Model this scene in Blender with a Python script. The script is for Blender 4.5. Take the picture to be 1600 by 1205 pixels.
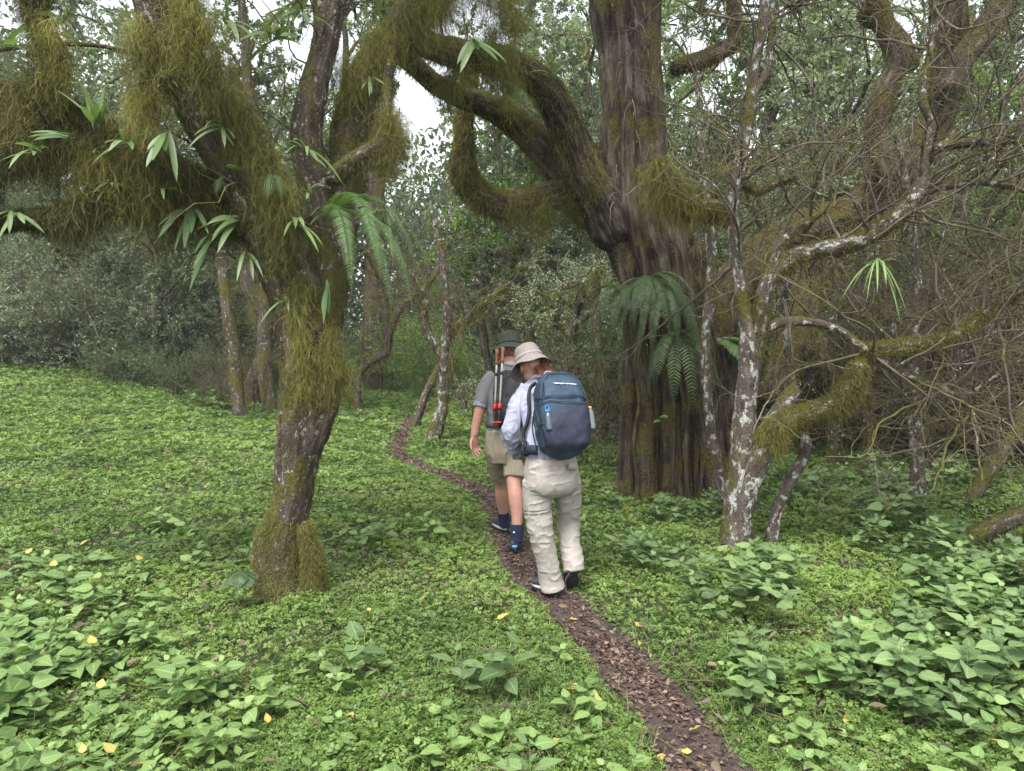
import bpy, bmesh, math, time
import numpy as np
from mathutils import Vector, Matrix
T0 = time.time()
S = bpy.context.scene
COL = S.collection
for o in list(bpy.data.objects): bpy.data.objects.remove(o)

# ------------------------------------------------------------------ camera, sky, sun, exposure
F = 1120.0; PITCH = math.atan((602.5 - 540.0) / F); CAMZ = 1.6
cam = bpy.data.objects.new('camera', bpy.data.cameras.new('camera')); COL.objects.link(cam)
cam.location = (0, 0, CAMZ); cam.rotation_euler = (math.pi / 2 - PITCH, 0, 0)
cam.data.sensor_width = 36; cam.data.lens = F / 1600 * 36
cam.data.clip_start = 0.05; cam.data.clip_end = 500
S.camera = cam
W = bpy.data.worlds.new('World'); S.world = W; W.use_nodes = True
wn = W.node_tree; bgn = wn.nodes['Background']
sky = wn.nodes.new('ShaderNodeTexSky'); sky.sky_type = 'NISHITA'; sky.sun_disc = False
SUN_EL, SUN_ROT = math.radians(62), math.radians(200)
sky.sun_elevation = SUN_EL; sky.sun_rotation = SUN_ROT; sky.air_density = 1.0; sky.dust_density = 3.0
hsv = wn.nodes.new('ShaderNodeHueSaturation'); hsv.inputs['Saturation'].default_value = 0.22
wn.links.new(sky.outputs[0], hsv.inputs['Color']); wn.links.new(hsv.outputs[0], bgn.inputs['Color'])
bgn.inputs['Strength'].default_value = 0.15
sun = bpy.data.objects.new('sun', bpy.data.lights.new('sun', 'SUN')); COL.objects.link(sun)
sun.data.energy = 1.5; sun.data.angle = math.radians(22); sun.data.color = (1, .97, .92)
sd = Vector((math.sin(SUN_ROT) * math.cos(SUN_EL), math.cos(SUN_ROT) * math.cos(SUN_EL), math.sin(SUN_EL)))
sun.rotation_euler = sd.to_track_quat('Z', 'Y').to_euler(); sun.location = (0, -5, 20)
S.view_settings.view_transform = 'Standard'; S.view_settings.look = 'None'
S.view_settings.exposure = 1.75; S.view_settings.gamma = 1
S.cycles.max_bounces = 5; S.cycles.diffuse_bounces = 3; S.cycles.transmission_bounces = 3; S.cycles.glossy_bounces = 1

# ------------------------------------------------------------------ helpers
def rs(s): return np.random.default_rng(s)
def nrm(v): return v / np.maximum(np.linalg.norm(v, axis=-1, keepdims=True), 1e-9)
def hsh(i, s):
    v = np.sin(i[..., 0] * 127.1 + i[..., 1] * 311.7 + i[..., 2] * 74.7 + s * 17.13) * 43758.5453
    return v - np.floor(v)
def vn(p, sc=1.0, s=0):
    p = np.asarray(p, float) * sc; i = np.floor(p); f = p - i; f = f * f * (3 - 2 * f); r = 0
    for dx in (0, 1):
        for dy in (0, 1):
            for dz in (0, 1):
                w = (f[..., 0] if dx else 1 - f[..., 0]) * (f[..., 1] if dy else 1 - f[..., 1]) * (f[..., 2] if dz else 1 - f[..., 2])
                r = r + w * hsh(i + np.array([dx, dy, dz]), s)
    return r
def fbm(p, sc, s=0): return (vn(p, sc, s) + .5 * vn(p, sc * 2.1, s + 1) + .25 * vn(p, sc * 4.3, s + 2)) / 1.75
def A(px, py, Y):
    dx = (px - 800) / F; dy = (602.5 - py) / F
    d = np.array([dx, math.cos(PITCH) + dy * math.sin(PITCH), -math.sin(PITCH) + dy * math.cos(PITCH)])
    return np.array([0, 0, CAMZ]) + d * (Y / d[1])
PATHPX = [(668, 640), (655, 647), (638, 656), (630, 680), (622, 705), (650, 723), (700, 742), (750, 765), (783, 800), (800, 850), (828, 890),
          (876, 935), (925, 985), (985, 1042), (1055, 1120), (1105, 1205), (1130, 1300), (1150, 1500)]
def hbase(x, y):
    x = np.asarray(x, float); y = np.asarray(y, float)
    l = -x - 2.5; l = np.where(l > 20, l, np.log1p(np.exp(np.clip(l, -30, 20))))
    r = x - 3.0; r = np.log1p(np.exp(np.clip(r, -30, 20)))
    p = np.stack([x, y, 0 * x], -1)
    far = np.clip((y - 4) / 10, 0, 1)
    return 0.068 * l * np.clip(y / 10, .15, 1.2) + .9 * np.clip((y - 14) / 16, 0, 1.3) * np.clip((-x - 4) / 10, 0, 1) - 0.01 * r + (fbm(p, .35, 5) - .5) * .12 * far + (fbm(p, 1.1, 9) - .5) * .05 * np.clip((np.abs(x - 1) - .8), 0, 1)
def march(px, py):
    d = A(px, py, 1.0) - np.array([0, 0, CAMZ]); O = np.array([0, 0, CAMZ])
    t = np.geomspace(1.2, 70, 90); P = O + d * t[:, None]; b = P[:, 2] < hbase(P[:, 0], P[:, 1]); k = int(np.argmax(b))
    if not b[k] or k == 0: return A(px, py, 30)
    t = np.linspace(t[k - 1], t[k], 60); P = O + d * t[:, None]; b = P[:, 2] < hbase(P[:, 0], P[:, 1]); return P[int(np.argmax(b))]
def cr(pts, step=None, n=None):
    pts = np.asarray(pts, float); P = np.vstack([2 * pts[0] - pts[1], pts, 2 * pts[-1] - pts[-2]]); out = []
    for i in range(1, len(P) - 2):
        L = np.linalg.norm(P[i + 1][:3] - P[i][:3]); m = n or max(2, int(L / step)); t = np.linspace(0, 1, m, endpoint=False)[:, None]
        a, b, c, d = P[i - 1], P[i], P[i + 1], P[i + 2]
        out.append(.5 * (2 * b + (c - a) * t + (2 * a - 5 * b + 4 * c - d) * t * t + (3 * b - a - 3 * c + d) * t ** 3))
    out.append(pts[-1:]); return np.vstack(out)
PATH = cr(np.array([march(*p) for p in PATHPX]), step=.06)
def pdist(x, y):
    x = np.asarray(x, float); y = np.asarray(y, float); sh = x.shape; x = x.ravel(); y = y.ravel(); d = np.full(x.shape, 9.)
    near = (x > -6) & (x < 3); idx = np.where(near)[0]
    for c in range(0, len(idx), 20000):
        j = idx[c:c + 20000]
        d[j] = np.sqrt(((x[j, None] - PATH[None, ::2, 0]) ** 2 + (y[j, None] - PATH[None, ::2, 1]) ** 2).min(1))
    return d.reshape(sh)
def hz(x, y):
    return hbase(x, y) - .035 * np.exp(-(pdist(x, y) / .22) ** 2)
def G(px, py):
    p = march(px, py); p[2] = float(hz(p[0], p[1])); return p
def XY(px, Y):
    p = A(px, 540, Y); p[2] = float(hz(p[0], p[1])); return p

class Acc:
    def __init__(s): s.V = []; s.Q = []; s.C = []; s.B = []; s.n = 0
    def add(s, V, Q, c=None, b=None):
        V = np.asarray(V, float).reshape(-1, 3); Q = np.asarray(Q).reshape(-1, 4); m = len(V)
        s.V.append(V); s.Q.append(Q + s.n); s.n += m
        s.C.append(np.full(m, .5) if c is None else (np.full(m, float(c)) if np.isscalar(c) else np.asarray(c, float).ravel()))
        s.B.append(np.zeros((m, 3)) if b is None else np.asarray(b, float).reshape(-1, 3))
        return s
def mk_mesh(name, acc, smooth=True, org=(0, 0, 0)):
    V = np.vstack(acc.V) - np.asarray(org); Q = np.vstack(acc.Q).astype(np.int32)
    me = bpy.data.meshes.new(name); me.vertices.add(len(V)); me.vertices.foreach_set('co', V.ravel().astype(np.float32))
    me.loops.add(Q.size); me.loops.foreach_set('vertex_index', Q.ravel()); me.polygons.add(len(Q))
    me.polygons.foreach_set('loop_start', np.arange(0, Q.size, 4, dtype=np.int32))
    if smooth: me.polygons.foreach_set('use_smooth', np.ones(len(Q), bool))
    a = me.attributes.new('c', 'FLOAT', 'POINT'); a.data.foreach_set('value', np.concatenate(acc.C).astype(np.float32))
    b = me.attributes.new('bk', 'FLOAT_VECTOR', 'POINT'); b.data.foreach_set('vector', np.vstack(acc.B).ravel().astype(np.float32))
    me.update(calc_edges=True); return me
def link(name, me, mat, parent=None, loc=None):
    o = bpy.data.objects.new(name, me); COL.objects.link(o)
    if mat is not None and len(me.materials) == 0: me.materials.append(mat)
    if parent is not None: o.parent = parent
    if loc is not None: o.location = loc
    return o
def part(name, acc, mat, root, smooth=True):
    org = root['_org'] if '_org' in root.keys() else (0, 0, 0)
    return link(name, mk_mesh(name, acc, smooth, tuple(org)), mat, root)
def sub(name, acc, mat, par, root, smooth=True):
    return link(name, mk_mesh(name, acc, smooth, tuple(root['_org'])), mat, par)
def thing(name, label, cat, loc=(0, 0, 0), group=None, rz=0, sc=1):
    o = bpy.data.objects.new(name, None); COL.objects.link(o); o.location = tuple(loc); o.rotation_euler = (0, 0, rz); o.scale = (sc,) * 3
    o.empty_display_size = .2; o['_org'] = [float(v) for v in loc]; o['label'] = label; o['category'] = cat
    if group: o['group'] = group
    return o
def tag(o, label=None, cat=None, group=None, kind=None):
    for k, v in (('label', label), ('category', cat), ('group', group), ('kind', kind)):
        if v: o[k] = v
    return o
def dup(root, loc, rz=0, sc=1, label=None, group=None, flip=False):
    r = root.copy(); COL.objects.link(r); r.location = tuple(loc); r.rotation_euler = (0, 0, rz); r.scale = (sc if not flip else -sc, sc, sc) if np.isscalar(sc) else sc
    if label: r['label'] = label
    if group: r['group'] = group
    for ch in list(root.children):
        c = ch.copy(); COL.objects.link(c); c.parent = r
        for g in ch.children: d = g.copy(); COL.objects.link(d); d.parent = c
    return r

# ------------------------------------------------------------------ geometry generators
def ribbons(P, side, w):                       # P (N,K,3), side (N,3), w (N,) -> tapering ribbons
    N, K, _ = P.shape; t = np.linspace(0, 1, K); tw = (1 - t ** 2 * .85)[None, :, None] * w[:, None, None] * .5
    V = np.stack([P - side[:, None] * tw, P + side[:, None] * tw], 2)      # N,K,2,3
    i = np.arange(N)[:, None] * K * 2 + np.arange(K - 1)[None] * 2
    return V.reshape(-1, 3), np.stack([i, i + 1, i + 3, i + 2], -1).reshape(-1, 4)
def tubes(P, R, n=4):                          # P (N,K,3), R (N,K)
    N, K, _ = P.shape; T = nrm(np.gradient(P, axis=1)); m = nrm(T.mean(1))
    ref = np.where(np.abs(m[:, 2:3]) > .8, np.array([[1., .1, 0]]), np.array([[.05, .1, 1.]]))[:, None]
    U = nrm(np.cross(T, ref)); Wv = np.cross(T, U); a = np.arange(n) * 2 * math.pi / n
    V = P[:, :, None] + R[:, :, None, None] * (U[:, :, None] * np.cos(a)[None, None, :, None] + Wv[:, :, None] * np.sin(a)[None, None, :, None])
    b = (np.arange(N) * K * n)[:, None, None] + (np.arange(K - 1) * n)[None, :, None] + np.arange(n)[None, None]
    b2 = (np.arange(N) * K * n)[:, None, None] + (np.arange(K - 1) * n)[None, :, None] + ((np.arange(n) + 1) % n)[None, None]
    return V.reshape(-1, 3), np.stack([b, b2, b2 + n, b + n], -1).reshape(-1, 4)
def taper(N, K, r0, r1):
    t = np.linspace(0, 1, K)[None]; r0 = np.broadcast_to(np.asarray(r0, float), (N,))[:, None]; r1 = np.broadcast_to(np.asarray(r1, float), (N,))[:, None]
    return r0 * (1 - t) + r1 * t
def leafq(pos, d, n, L, Wd, fold=.15):         # simple folded quad leaves
    N = len(pos); L = np.broadcast_to(L, (N,))[:, None]; Wd = np.broadcast_to(Wd, (N,))[:, None]
    s = nrm(np.cross(d, n)); n2 = np.cross(s, d); mid = pos + d * L * .45
    V = np.stack([pos, mid - s * Wd * .5 + n2 * Wd * fold, pos + d * L, mid + s * Wd * .5 + n2 * Wd * fold], 1)
    return V.reshape(-1, 3), np.arange(4 * N).reshape(-1, 4)
OV = np.array([.05, .62, .95, 1.0, .82, .52, .2, .01]); OVT = np.array([0, .1, .22, .38, .58, .76, .91, 1])
STRAP = np.array([.35, .6, .9, 1, 1, .9, .6, .02]); ST = np.linspace(0, 1, 8)
def blades(pos, d, n, L, Wd, droop=.2, fold=.18, shp=OV, tt=OVT, und=0, rng=None, bend=None):
    N = len(pos); K = len(tt); L = np.broadcast_to(L, (N,))[:, None, None]; Wd = np.broadcast_to(Wd, (N,))[:, None, None]
    droop = np.broadcast_to(droop, (N,))[:, None, None]; t = tt[None, :, None]
    s = nrm(np.cross(d, n)); n2 = nrm(np.cross(s, d))
    c = pos[:, None] + d[:, None] * L * t + np.array([0, 0, -1.]) * droop * L * t * t
    if bend is not None: c = c + bend[:, None] * L * t * t
    hw = Wd * .5 * shp[None, :, None]
    e = n2[:, None] * hw * fold * 2
    if und and rng is not None: 
        u1 = rng.normal(0, und, (N, K, 1)) * hw; u2 = rng.normal(0, und, (N, K, 1)) * hw
    else: u1 = u2 = 0
    V = np.stack([c - s[:, None] * hw + e + n2[:, None] * u1, c, c + s[:, None] * hw + e + n2[:, None] * u2], 2)
    i = (np.arange(N) * K * 3)[:, None, None] + (np.arange(K - 1) * 3)[None, :, None] + np.arange(2)[None, None]
    Q = np.stack([i, i + 1, i + 4, i + 3], -1).reshape(-1, 4)
    b = np.zeros((N, K, 3, 3)); b[..., 0, 0] = -1; b[..., 2, 0] = 1; b[..., 1] = tt[None, :, None]
    return V.reshape(-1, 3), Q, b.reshape(-1, 3)
def rep(c, k): return np.repeat(c, k)
def runit(rng, n): return nrm(rng.normal(size=(n, 3)))
def branch(P, nch, L, spread, up, wig, K, rng, t0=.25, t1=1., lv=.5, upk=.0):
    N, KP, _ = P.shape; idx = np.repeat(np.arange(N), nch); M = len(idx); t = rng.uniform(t0, t1, M) * (KP - 1) * .999
    k = np.floor(t).astype(int); f = (t - k)[:, None]; base = P[idx, k] * (1 - f) + P[idx, k + 1] * f; tan = nrm(P[idx, k + 1] - P[idx, k])
    d = nrm(tan * (1 - spread) + runit(rng, M) * spread + np.array([0, 0, up])); Ls = L * rng.uniform(1 - lv, 1 + lv * .4, M) * (1.1 - .5 * t / KP)
    pts = [base]; cur = base
    for j in range(K - 1):
        cur = cur + d * (Ls / (K - 1))[:, None]; pts.append(cur); d = nrm(d + rng.normal(size=(M, 3)) * wig + np.array([0, 0, upk]))
    return np.stack(pts, 1), idx, Ls
UP = np.array([0, 0, 1.])
def leaves_on(P, per, L, Wd, rng, t0=.15, upb=.6, cc=None, off=.03):
    N, K, _ = P.shape; idx = np.repeat(np.arange(N), per); M = len(idx); t = rng.uniform(t0, 1, M) * (K - 1) * .999
    k = np.floor(t).astype(int); f = (t - k)[:, None]; p = P[idx, k] * (1 - f) + P[idx, k + 1] * f
    d = nrm(runit(rng, M) + nrm(P[idx, k + 1] - P[idx, k]) * .5); n = nrm(runit(rng, M) + UP * upb)
    p = p + runit(rng, M) * off
    s = rng.uniform(.65, 1.25, M); V, Q = leafq(p, d, n, L * s, Wd * s)
    c = np.clip((rng.uniform(0, 1, N)[idx] * .5 + rng.uniform(0, 1, M) * .5) if cc is None else cc, 0, 1)
    return V, Q, rep(c, 4)

def limb(pts, n=26, step=.05, rough=.10, fl=0, nfl=5, seed=0, tipclose=True, s0=0):
    P = cr(pts, step=step); C = P[:, :3]; R = np.maximum(P[:, 3], .002); K = len(C)
    T = nrm(np.gradient(C, axis=0)); u = np.cross(T[0], [0, 1, 0.1]); u = u / np.linalg.norm(u); U = [u]
    for k in range(1, K):
        u = U[-1] - T[k] * np.dot(U[-1], T[k]); U.append(u / np.linalg.norm(u))
    U = np.array(U); Wv = np.cross(T, U); a = np.arange(n) * 2 * math.pi / n
    sl = np.concatenate([[0], np.cumsum(np.linalg.norm(np.diff(C, axis=0), axis=1))]) + s0
    if tipclose and C[0][2] > .35: R = R * np.sqrt(np.clip(1 - np.clip(1 - sl / R[0], 0, 1) ** 2, .01, 1))
    D = U[:, None] * np.cos(a)[None, :, None] + Wv[:, None] * np.sin(a)[None, :, None]
    q = np.stack(np.broadcast_arrays(np.cos(a)[None] * R.mean() * 1.0, np.sin(a)[None] * R.mean() * 1.0, sl[:, None] * .35), -1)
    if n >= 24: fl2 = fl * .30 * (np.abs(np.sin(a[None] * nfl * 1.5 + 2.2 * fbm(q / R.mean(), .8, seed + 3) * 2 + sl[:, None] * .8)) - .6)
    else: fl2 = 0
    f = 1 + fl2 + fl * (np.abs(np.sin(a[None] * nfl / 2 + seed + sl[:, None] * .5 + 1.5 * vn(np.stack([sl * 1.2, sl * 0, sl * 0], -1), 1, seed)[:, None])) - .6) \
        + rough * 2 * (fbm(q / R.mean(), 1.1, seed) - .5) + rough * 1.0 * (vn(q / R.mean(), 4.5, seed + 7) - .5)
    V = C[:, None] + D * (R[:, None] * f)[:, :, None]
    if tipclose: V[-1] = C[-1]
    if tipclose and C[0][2] > .35:
        V[0] = C[0]
    i = (np.arange(K - 1) * n)[:, None] + np.arange(n)[None]; j = (np.arange(K - 1) * n)[:, None] + ((np.arange(n) + 1) % n)[None]
    Q = np.stack([i, j, j + n, i + n], -1).reshape(-1, 4)
    bk = np.stack([np.cos(a)[None] * R[:, None], np.sin(a)[None] * R[:, None], np.broadcast_to(sl[:, None], (K, n))], -1)
    return dict(V=V, N=D, Q=Q, R=R, C=C, b=bk, T=T)
def addlimb(acc, l): acc.add(l['V'], l['Q'], vn(l['V'].reshape(-1, 3), 1.7, 3), l['b']); return l
def PL(rows, Y0, Y1=None, ext=None):           # (px,py,rpx[,Y]) rows -> world points with radius
    m = len(rows); Y1 = Y0 if Y1 is None else Y1; out = []
    for i, r in enumerate(rows):
        Y = r[3] if len(r) > 3 else Y0 + (Y1 - Y0) * i / (m - 1)
        p = A(r[0], r[1], Y); out.append([*p, r[2] * Y / F])
    return np.array(out)
def scatter(l, N, rng, t0=0, t1=1):                        # random points on a limb surface
    V, D = l['V'], l['N']; K, n = V.shape[:2]; w = l['R'][:-1] * np.linalg.norm(np.diff(l['C'], axis=0), axis=1); tt_ = np.arange(K - 1) / (K - 1); w = w * ((tt_ >= t0) & (tt_ <= t1)); w = w / w.sum()
    k = rng.choice(K - 1, N, p=w); a = rng.integers(0, n, N); f = rng.uniform(0, 1, (N, 1)); g = rng.uniform(0, 1, (N, 1)); a2 = (a + 1) % n
    p = (V[k, a] * (1 - f) + V[k + 1, a] * f) * (1 - g) + (V[k, a2] * (1 - f) + V[k + 1, a2] * f) * g
    return p, nrm(D[k, a] + D[k, a2]), k / (K - 1)
def strands(acc, p, n, L, w, rng, K=5, grav=.55, out=.9, wig=.35, side_br=0, cb=None, down0=.1):
    N = len(p); L = np.broadcast_to(L, (N,)); d = nrm(n * out + rng.normal(size=(N, 3)) * .5 - UP * down0); pts = [p]; cur = p
    for j in range(K - 1):
        cur = cur + d * (L / (K - 1))[:, None]; pts.append(cur); d = nrm(d + rng.normal(size=(N, 3)) * wig - UP * grav)
    P = np.stack(pts, 1); side = nrm(rng.normal(size=(N, 3)) * np.array([1, .6, .35])); V, Q = ribbons(P, side, np.broadcast_to(w, (N,)))
    c = np.clip(.9 * (fbm(p, 3.5, 21) - .5) + .35 + .4 * rng.uniform(0, 1, N) ** 1.5, 0, 1) if cb is None else cb
    acc.add(V, Q, rep(c, K * 2))
    if side_br:
        B, idx, Ls = branch(P, side_br, float(L.mean()) * .28, .75, -.15, .3, 3, rng, .1, 1)
        V, Q = ribbons(B, nrm(rng.normal(size=(len(B), 3))), np.full(len(B), w * .8 if np.isscalar(w) else w.mean() * .8)); acc.add(V, Q, rep(c[idx], 6))
    return P
def moss(acc, l, rng, fuzz=0, hang=0, Lf=.03, Lh=.18, w=.003, th=.42, under=.0, t0=0, t1=1, sc=3., seed=0, top=0, ho=.5):
    if fuzz:
        p, n, t = scatter(l, fuzz, rng, t0, t1); m = (fbm(p, sc, seed) + top * n[:, 2] > th) & (t >= t0) & (t <= t1); p, n = p[m], n[m]
        strands(acc, p, n, Lf * rng.uniform(.5, 1.5, len(p)), w, rng, K=5, grav=.35, out=1.0, wig=.65)
    if hang:
        p, n, t = scatter(l, hang * 2, rng, t0, t1); m = (fbm(p, sc, seed + 4) > th) & (n[:, 2] < rng.uniform(-.6, .5 + under, len(p))) & (t >= t0) & (t <= t1); p, n = p[m], n[m]
        cl = np.clip((fbm(p * np.array([1, 1, .2]), 7, seed + 9) - .3) * 2.2, .12, 1.3)
        strands(acc, p, n, Lh * cl * rng.uniform(.4, 1.3, len(p)), w, rng, K=9, grav=.48, out=ho, wig=.5, side_br=3)

# ------------------------------------------------------------------ materials
def mat(name):
    m = bpy.data.materials.new(name); m.use_nodes = True; nt = m.node_tree; nt.nodes.clear()
    o = nt.nodes.new('ShaderNodeOutputMaterial'); return m, nt, o
def nd(nt, typ, **kw):
    n = nt.nodes.new('ShaderNode' + typ)
    for k, v in kw.items(): setattr(n, k, v)
    return n
def ramp(nt, fac, stops, interp='LINEAR'):
    r = nd(nt, 'ValToRGB'); r.color_ramp.interpolation = interp; e = r.color_ramp.elements
    while len(e) < len(stops): e.new(.5)
    for x, (p, c) in zip(e, stops): x.position = p; x.color = (*c, 1) if len(c) == 3 else c
    nt.links.new(fac, r.inputs[0]); return r.outputs[0]
def mixc(nt, f, a, b, mode='MIX'):
    m = nd(nt, 'Mix', data_type='RGBA', blend_type=mode)
    for s, v in ((0, f), (6, a), (7, b)):
        if isinstance(v, bpy.types.NodeSocket): nt.links.new(v, m.inputs[s])
        elif s == 0: m.inputs[0].default_value = v
        else: m.inputs[s].default_value = (*v, 1)
    return m.outputs[2]
def math_(nt, op, a, b=None, clamp=False):
    m = nd(nt, 'Math', operation=op, use_clamp=clamp)
    for i, v in enumerate((a, b)):
        if v is None: continue
        if isinstance(v, bpy.types.NodeSocket): nt.links.new(v, m.inputs[i])
        else: m.inputs[i].default_value = v
    return m.outputs[0]
def noise(nt, co, sc, det=4, rough=.55, dist=0):
    n = nd(nt, 'TexNoise'); n.inputs['Scale'].default_value = sc; n.inputs['Detail'].default_value = det; n.inputs['Roughness'].default_value = rough
    n.inputs['Distortion'].default_value = dist
    if co is not None: nt.links.new(co, n.inputs['Vector'])
    return n.outputs[0]
def mapping(nt, co, scale):
    m = nd(nt, 'Mapping'); m.inputs['Scale'].default_value = scale; nt.links.new(co, m.inputs[0]); return m.outputs[0]
def attr(nt, name, out='Fac'): a = nd(nt, 'Attribute', attribute_name=name); return a.outputs[out]
def leafmat(name, c0, c1, c2, tr=.35, rough=.55, veins=False, spots=False, pos_sc=.8, posamt=.35, objr=.0):
    m, nt, o = mat(name); c = attr(nt, 'c'); g = nd(nt, 'NewGeometry')
    f = math_(nt, 'ADD', math_(nt, 'MULTIPLY', c, 1 - posamt), math_(nt, 'MULTIPLY', noise(nt, g.outputs['Position'], pos_sc, 2), posamt))
    if objr:
        oi = nd(nt, 'ObjectInfo'); f = math_(nt, 'ADD', f, math_(nt, 'MULTIPLY', math_(nt, 'SUBTRACT', oi.outputs['Random'], .5), objr), True)
    col = ramp(nt, f, [(.08, c0), (.5, c1), (.92, c2)])
    if veins:
        b = nd(nt, 'SeparateXYZ'); nt.links.new(attr(nt, 'bk', 'Vector'), b.inputs[0])
        ax = math_(nt, 'ABSOLUTE', b.outputs[0]); mid = math_(nt, 'LESS_THAN', ax, .07)
        v = math_(nt, 'FRACT', math_(nt, 'SUBTRACT', math_(nt, 'MULTIPLY', b.outputs[1], 8.), math_(nt, 'MULTIPLY', ax, 1.6)))
        sv = math_(nt, 'LESS_THAN', v, .12); vv = math_(nt, 'MAXIMUM', mid, math_(nt, 'MULTIPLY', sv, .6))
        col = mixc(nt, math_(nt, 'MULTIPLY', vv, .35), col, tuple(min(1, x * 1.9) for x in c2))
    if spots:
        sp = math_(nt, 'GREATER_THAN', noise(nt, g.outputs['Position'], 55, 1), .73)
        col = mixc(nt, math_(nt, 'MULTIPLY', sp, .6), col, (.09, .06, .02))
    p = nd(nt, 'BsdfPrincipled'); nt.links.new(col, p.inputs['Base Color']); p.inputs['Roughness'].default_value = rough; p.inputs['Specular IOR Level'].default_value = .35
    t = nd(nt, 'BsdfTranslucent'); nt.links.new(mixc(nt, 1., col, (1.0, 1.15, .55), 'MULTIPLY'), t.inputs[0]); mx = nd(nt, 'MixShader'); mx.inputs[0].default_value = tr
    nt.links.new(p.outputs[0], mx.inputs[1]); nt.links.new(t.outputs[0], mx.inputs[2]); nt.links.new(mx.outputs[0], o.inputs[0]); return m
def barkmat(name, dark, mid, light, lichen=(.5, .52, .47), lth=.62, mossc=((.03, .035, .01), (.12, .11, .025)), mth=.5, mtop=.25, stretch=.12, sc=16, bump=.9, red=None, lsc=30):
    m, nt, o = mat(name); b = attr(nt, 'bk', 'Vector'); st = mapping(nt, b, (1, 1, stretch)); g = nd(nt, 'NewGeometry'); pos = g.outputs['Position']
    fib = noise(nt, st, sc, 6, .7, .3); big = noise(nt, pos, 1.7, 3)
    col = ramp(nt, fib, [(.3, dark), (.5, mid), (.7, light)])
    if red: col = mixc(nt, ramp(nt, big, [(.42, (0, 0, 0)), (.6, (1, 1, 1))]), col, mixc(nt, 1., col, red, 'MULTIPLY'))
    ln = noise(nt, mapping(nt, b, (1, 1, .6)), lsc, 8, .68); lm = ramp(nt, ln, [(lth, (0, 0, 0)), (lth + .05, (1, 1, 1))])
    lcol = mixc(nt, noise(nt, pos, 60, 2), tuple(x * .55 for x in lichen), tuple(min(.8, x * 1.25) for x in lichen))
    col = mixc(nt, lm, col, lcol)
    nz_ = nd(nt, 'SeparateXYZ'); nt.links.new(g.outputs['Normal'], nz_.inputs[0])
    mn = math_(nt, 'ADD', noise(nt, pos, 3.2, 4, .6), math_(nt, 'MULTIPLY', nz_.outputs[2], mtop)); mm = ramp(nt, mn, [(mth, (0, 0, 0)), (mth + .07, (1, 1, 1))])
    mcol = ramp(nt, noise(nt, pos, 38, 4, .7), [(.3, mossc[0]), (.7, mossc[1])]); col = mixc(nt, mm, col, mcol)
    p = nd(nt, 'BsdfPrincipled'); nt.links.new(col, p.inputs['Base Color']); p.inputs['Roughness'].default_value = .9; p.inputs['Specular IOR Level'].default_value = .2
    hgt = math_(nt, 'ADD', math_(nt, 'MULTIPLY', fib, 1.0), math_(nt, 'MULTIPLY', noise(nt, pos, 70, 3), .45))
    bp = nd(nt, 'Bump'); bp.inputs['Strength'].default_value = bump; bp.inputs['Distance'].default_value = .04; nt.links.new(hgt, bp.inputs['Height']); nt.links.new(bp.outputs[0], p.inputs['Normal'])
    nt.links.new(p.outputs[0], o.inputs[0]); return m
def plain(name, col, rough=.7, nsc=0, namt=.15, bump=0, bsc=200, spec=.3, metal=0, stops=None, trn=0):
    m, nt, o = mat(name); p = nd(nt, 'BsdfPrincipled'); p.inputs['Roughness'].default_value = rough; p.inputs['Specular IOR Level'].default_value = spec; p.inputs['Metallic'].default_value = metal
    tc = nd(nt, 'TexCoord').outputs['Object']
    if nsc:
        n = noise(nt, tc, nsc, 4, .6); c = ramp(nt, n, stops or [(.3, tuple(x * (1 - namt) for x in col)), (.7, tuple(min(1, x * (1 + namt)) for x in col))]); nt.links.new(c, p.inputs['Base Color'])
    else: p.inputs['Base Color'].default_value = (*col, 1)
    if bump:
        bp = nd(nt, 'Bump'); bp.inputs['Strength'].default_value = bump; bp.inputs['Distance'].default_value = .004; nt.links.new(noise(nt, tc, bsc, 3), bp.inputs['Height']); nt.links.new(bp.outputs[0], p.inputs['Normal'])
    if trn: p.inputs['Transmission Weight'].default_value = trn
    nt.links.new(p.outputs[0], o.inputs[0]); return m

M = {}
M['cover'] = leafmat('ground_cover', (.022, .045, .012), (.115, .185, .042), (.26, .36, .09), tr=.3, pos_sc=.7, posamt=.5)
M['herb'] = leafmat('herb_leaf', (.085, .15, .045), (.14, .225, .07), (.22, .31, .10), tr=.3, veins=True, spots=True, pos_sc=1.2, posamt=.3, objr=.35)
M['herb_shade'] = leafmat('herb_leaf_shade', (.065, .11, .042), (.115, .18, .07), (.18, .26, .10), tr=.3, veins=True, spots=True, pos_sc=1.2, posamt=.3, objr=.35)  # darker, cooler copy of the herb leaf; shade is put into its colour
M['yleaf'] = leafmat('yellow_leaf', (.20, .12, .03), (.34, .24, .06), (.42, .34, .10), tr=.2, veins=True, spots=True)
M['bleaf'] = leafmat('brown_leaf', (.05, .030, .025), (.115, .073, .058), (.22, .15, .115), tr=.08, posamt=.2)
M['dleaf'] = leafmat('dull_leaf', (.035, .025, .018), (.085, .06, .04), (.17, .13, .085), tr=.1, posamt=.2)
M['stem'] = leafmat('stem_green', (.07, .10, .03), (.10, .13, .04), (.12, .16, .05), tr=.05)
M['moss'] = leafmat('moss', (.036, .038, .013), (.155, .148, .040), (.40, .37, .11), tr=.3, rough=.8, pos_sc=2.0, posamt=.4)
M['moss_dark'] = leafmat('moss_dark', (.018, .019, .008), (.075, .070, .023), (.24, .22, .065), tr=.25, rough=.8, pos_sc=1.2, posamt=.4)  # darker copy of moss; shade of limbs and undersides put into the colour
M['moss_grn'] = leafmat('moss_green', (.035, .034, .010), (.13, .12, .026), (.31, .28, .06), tr=.3, rough=.8, pos_sc=1.5, posamt=.4)
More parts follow.
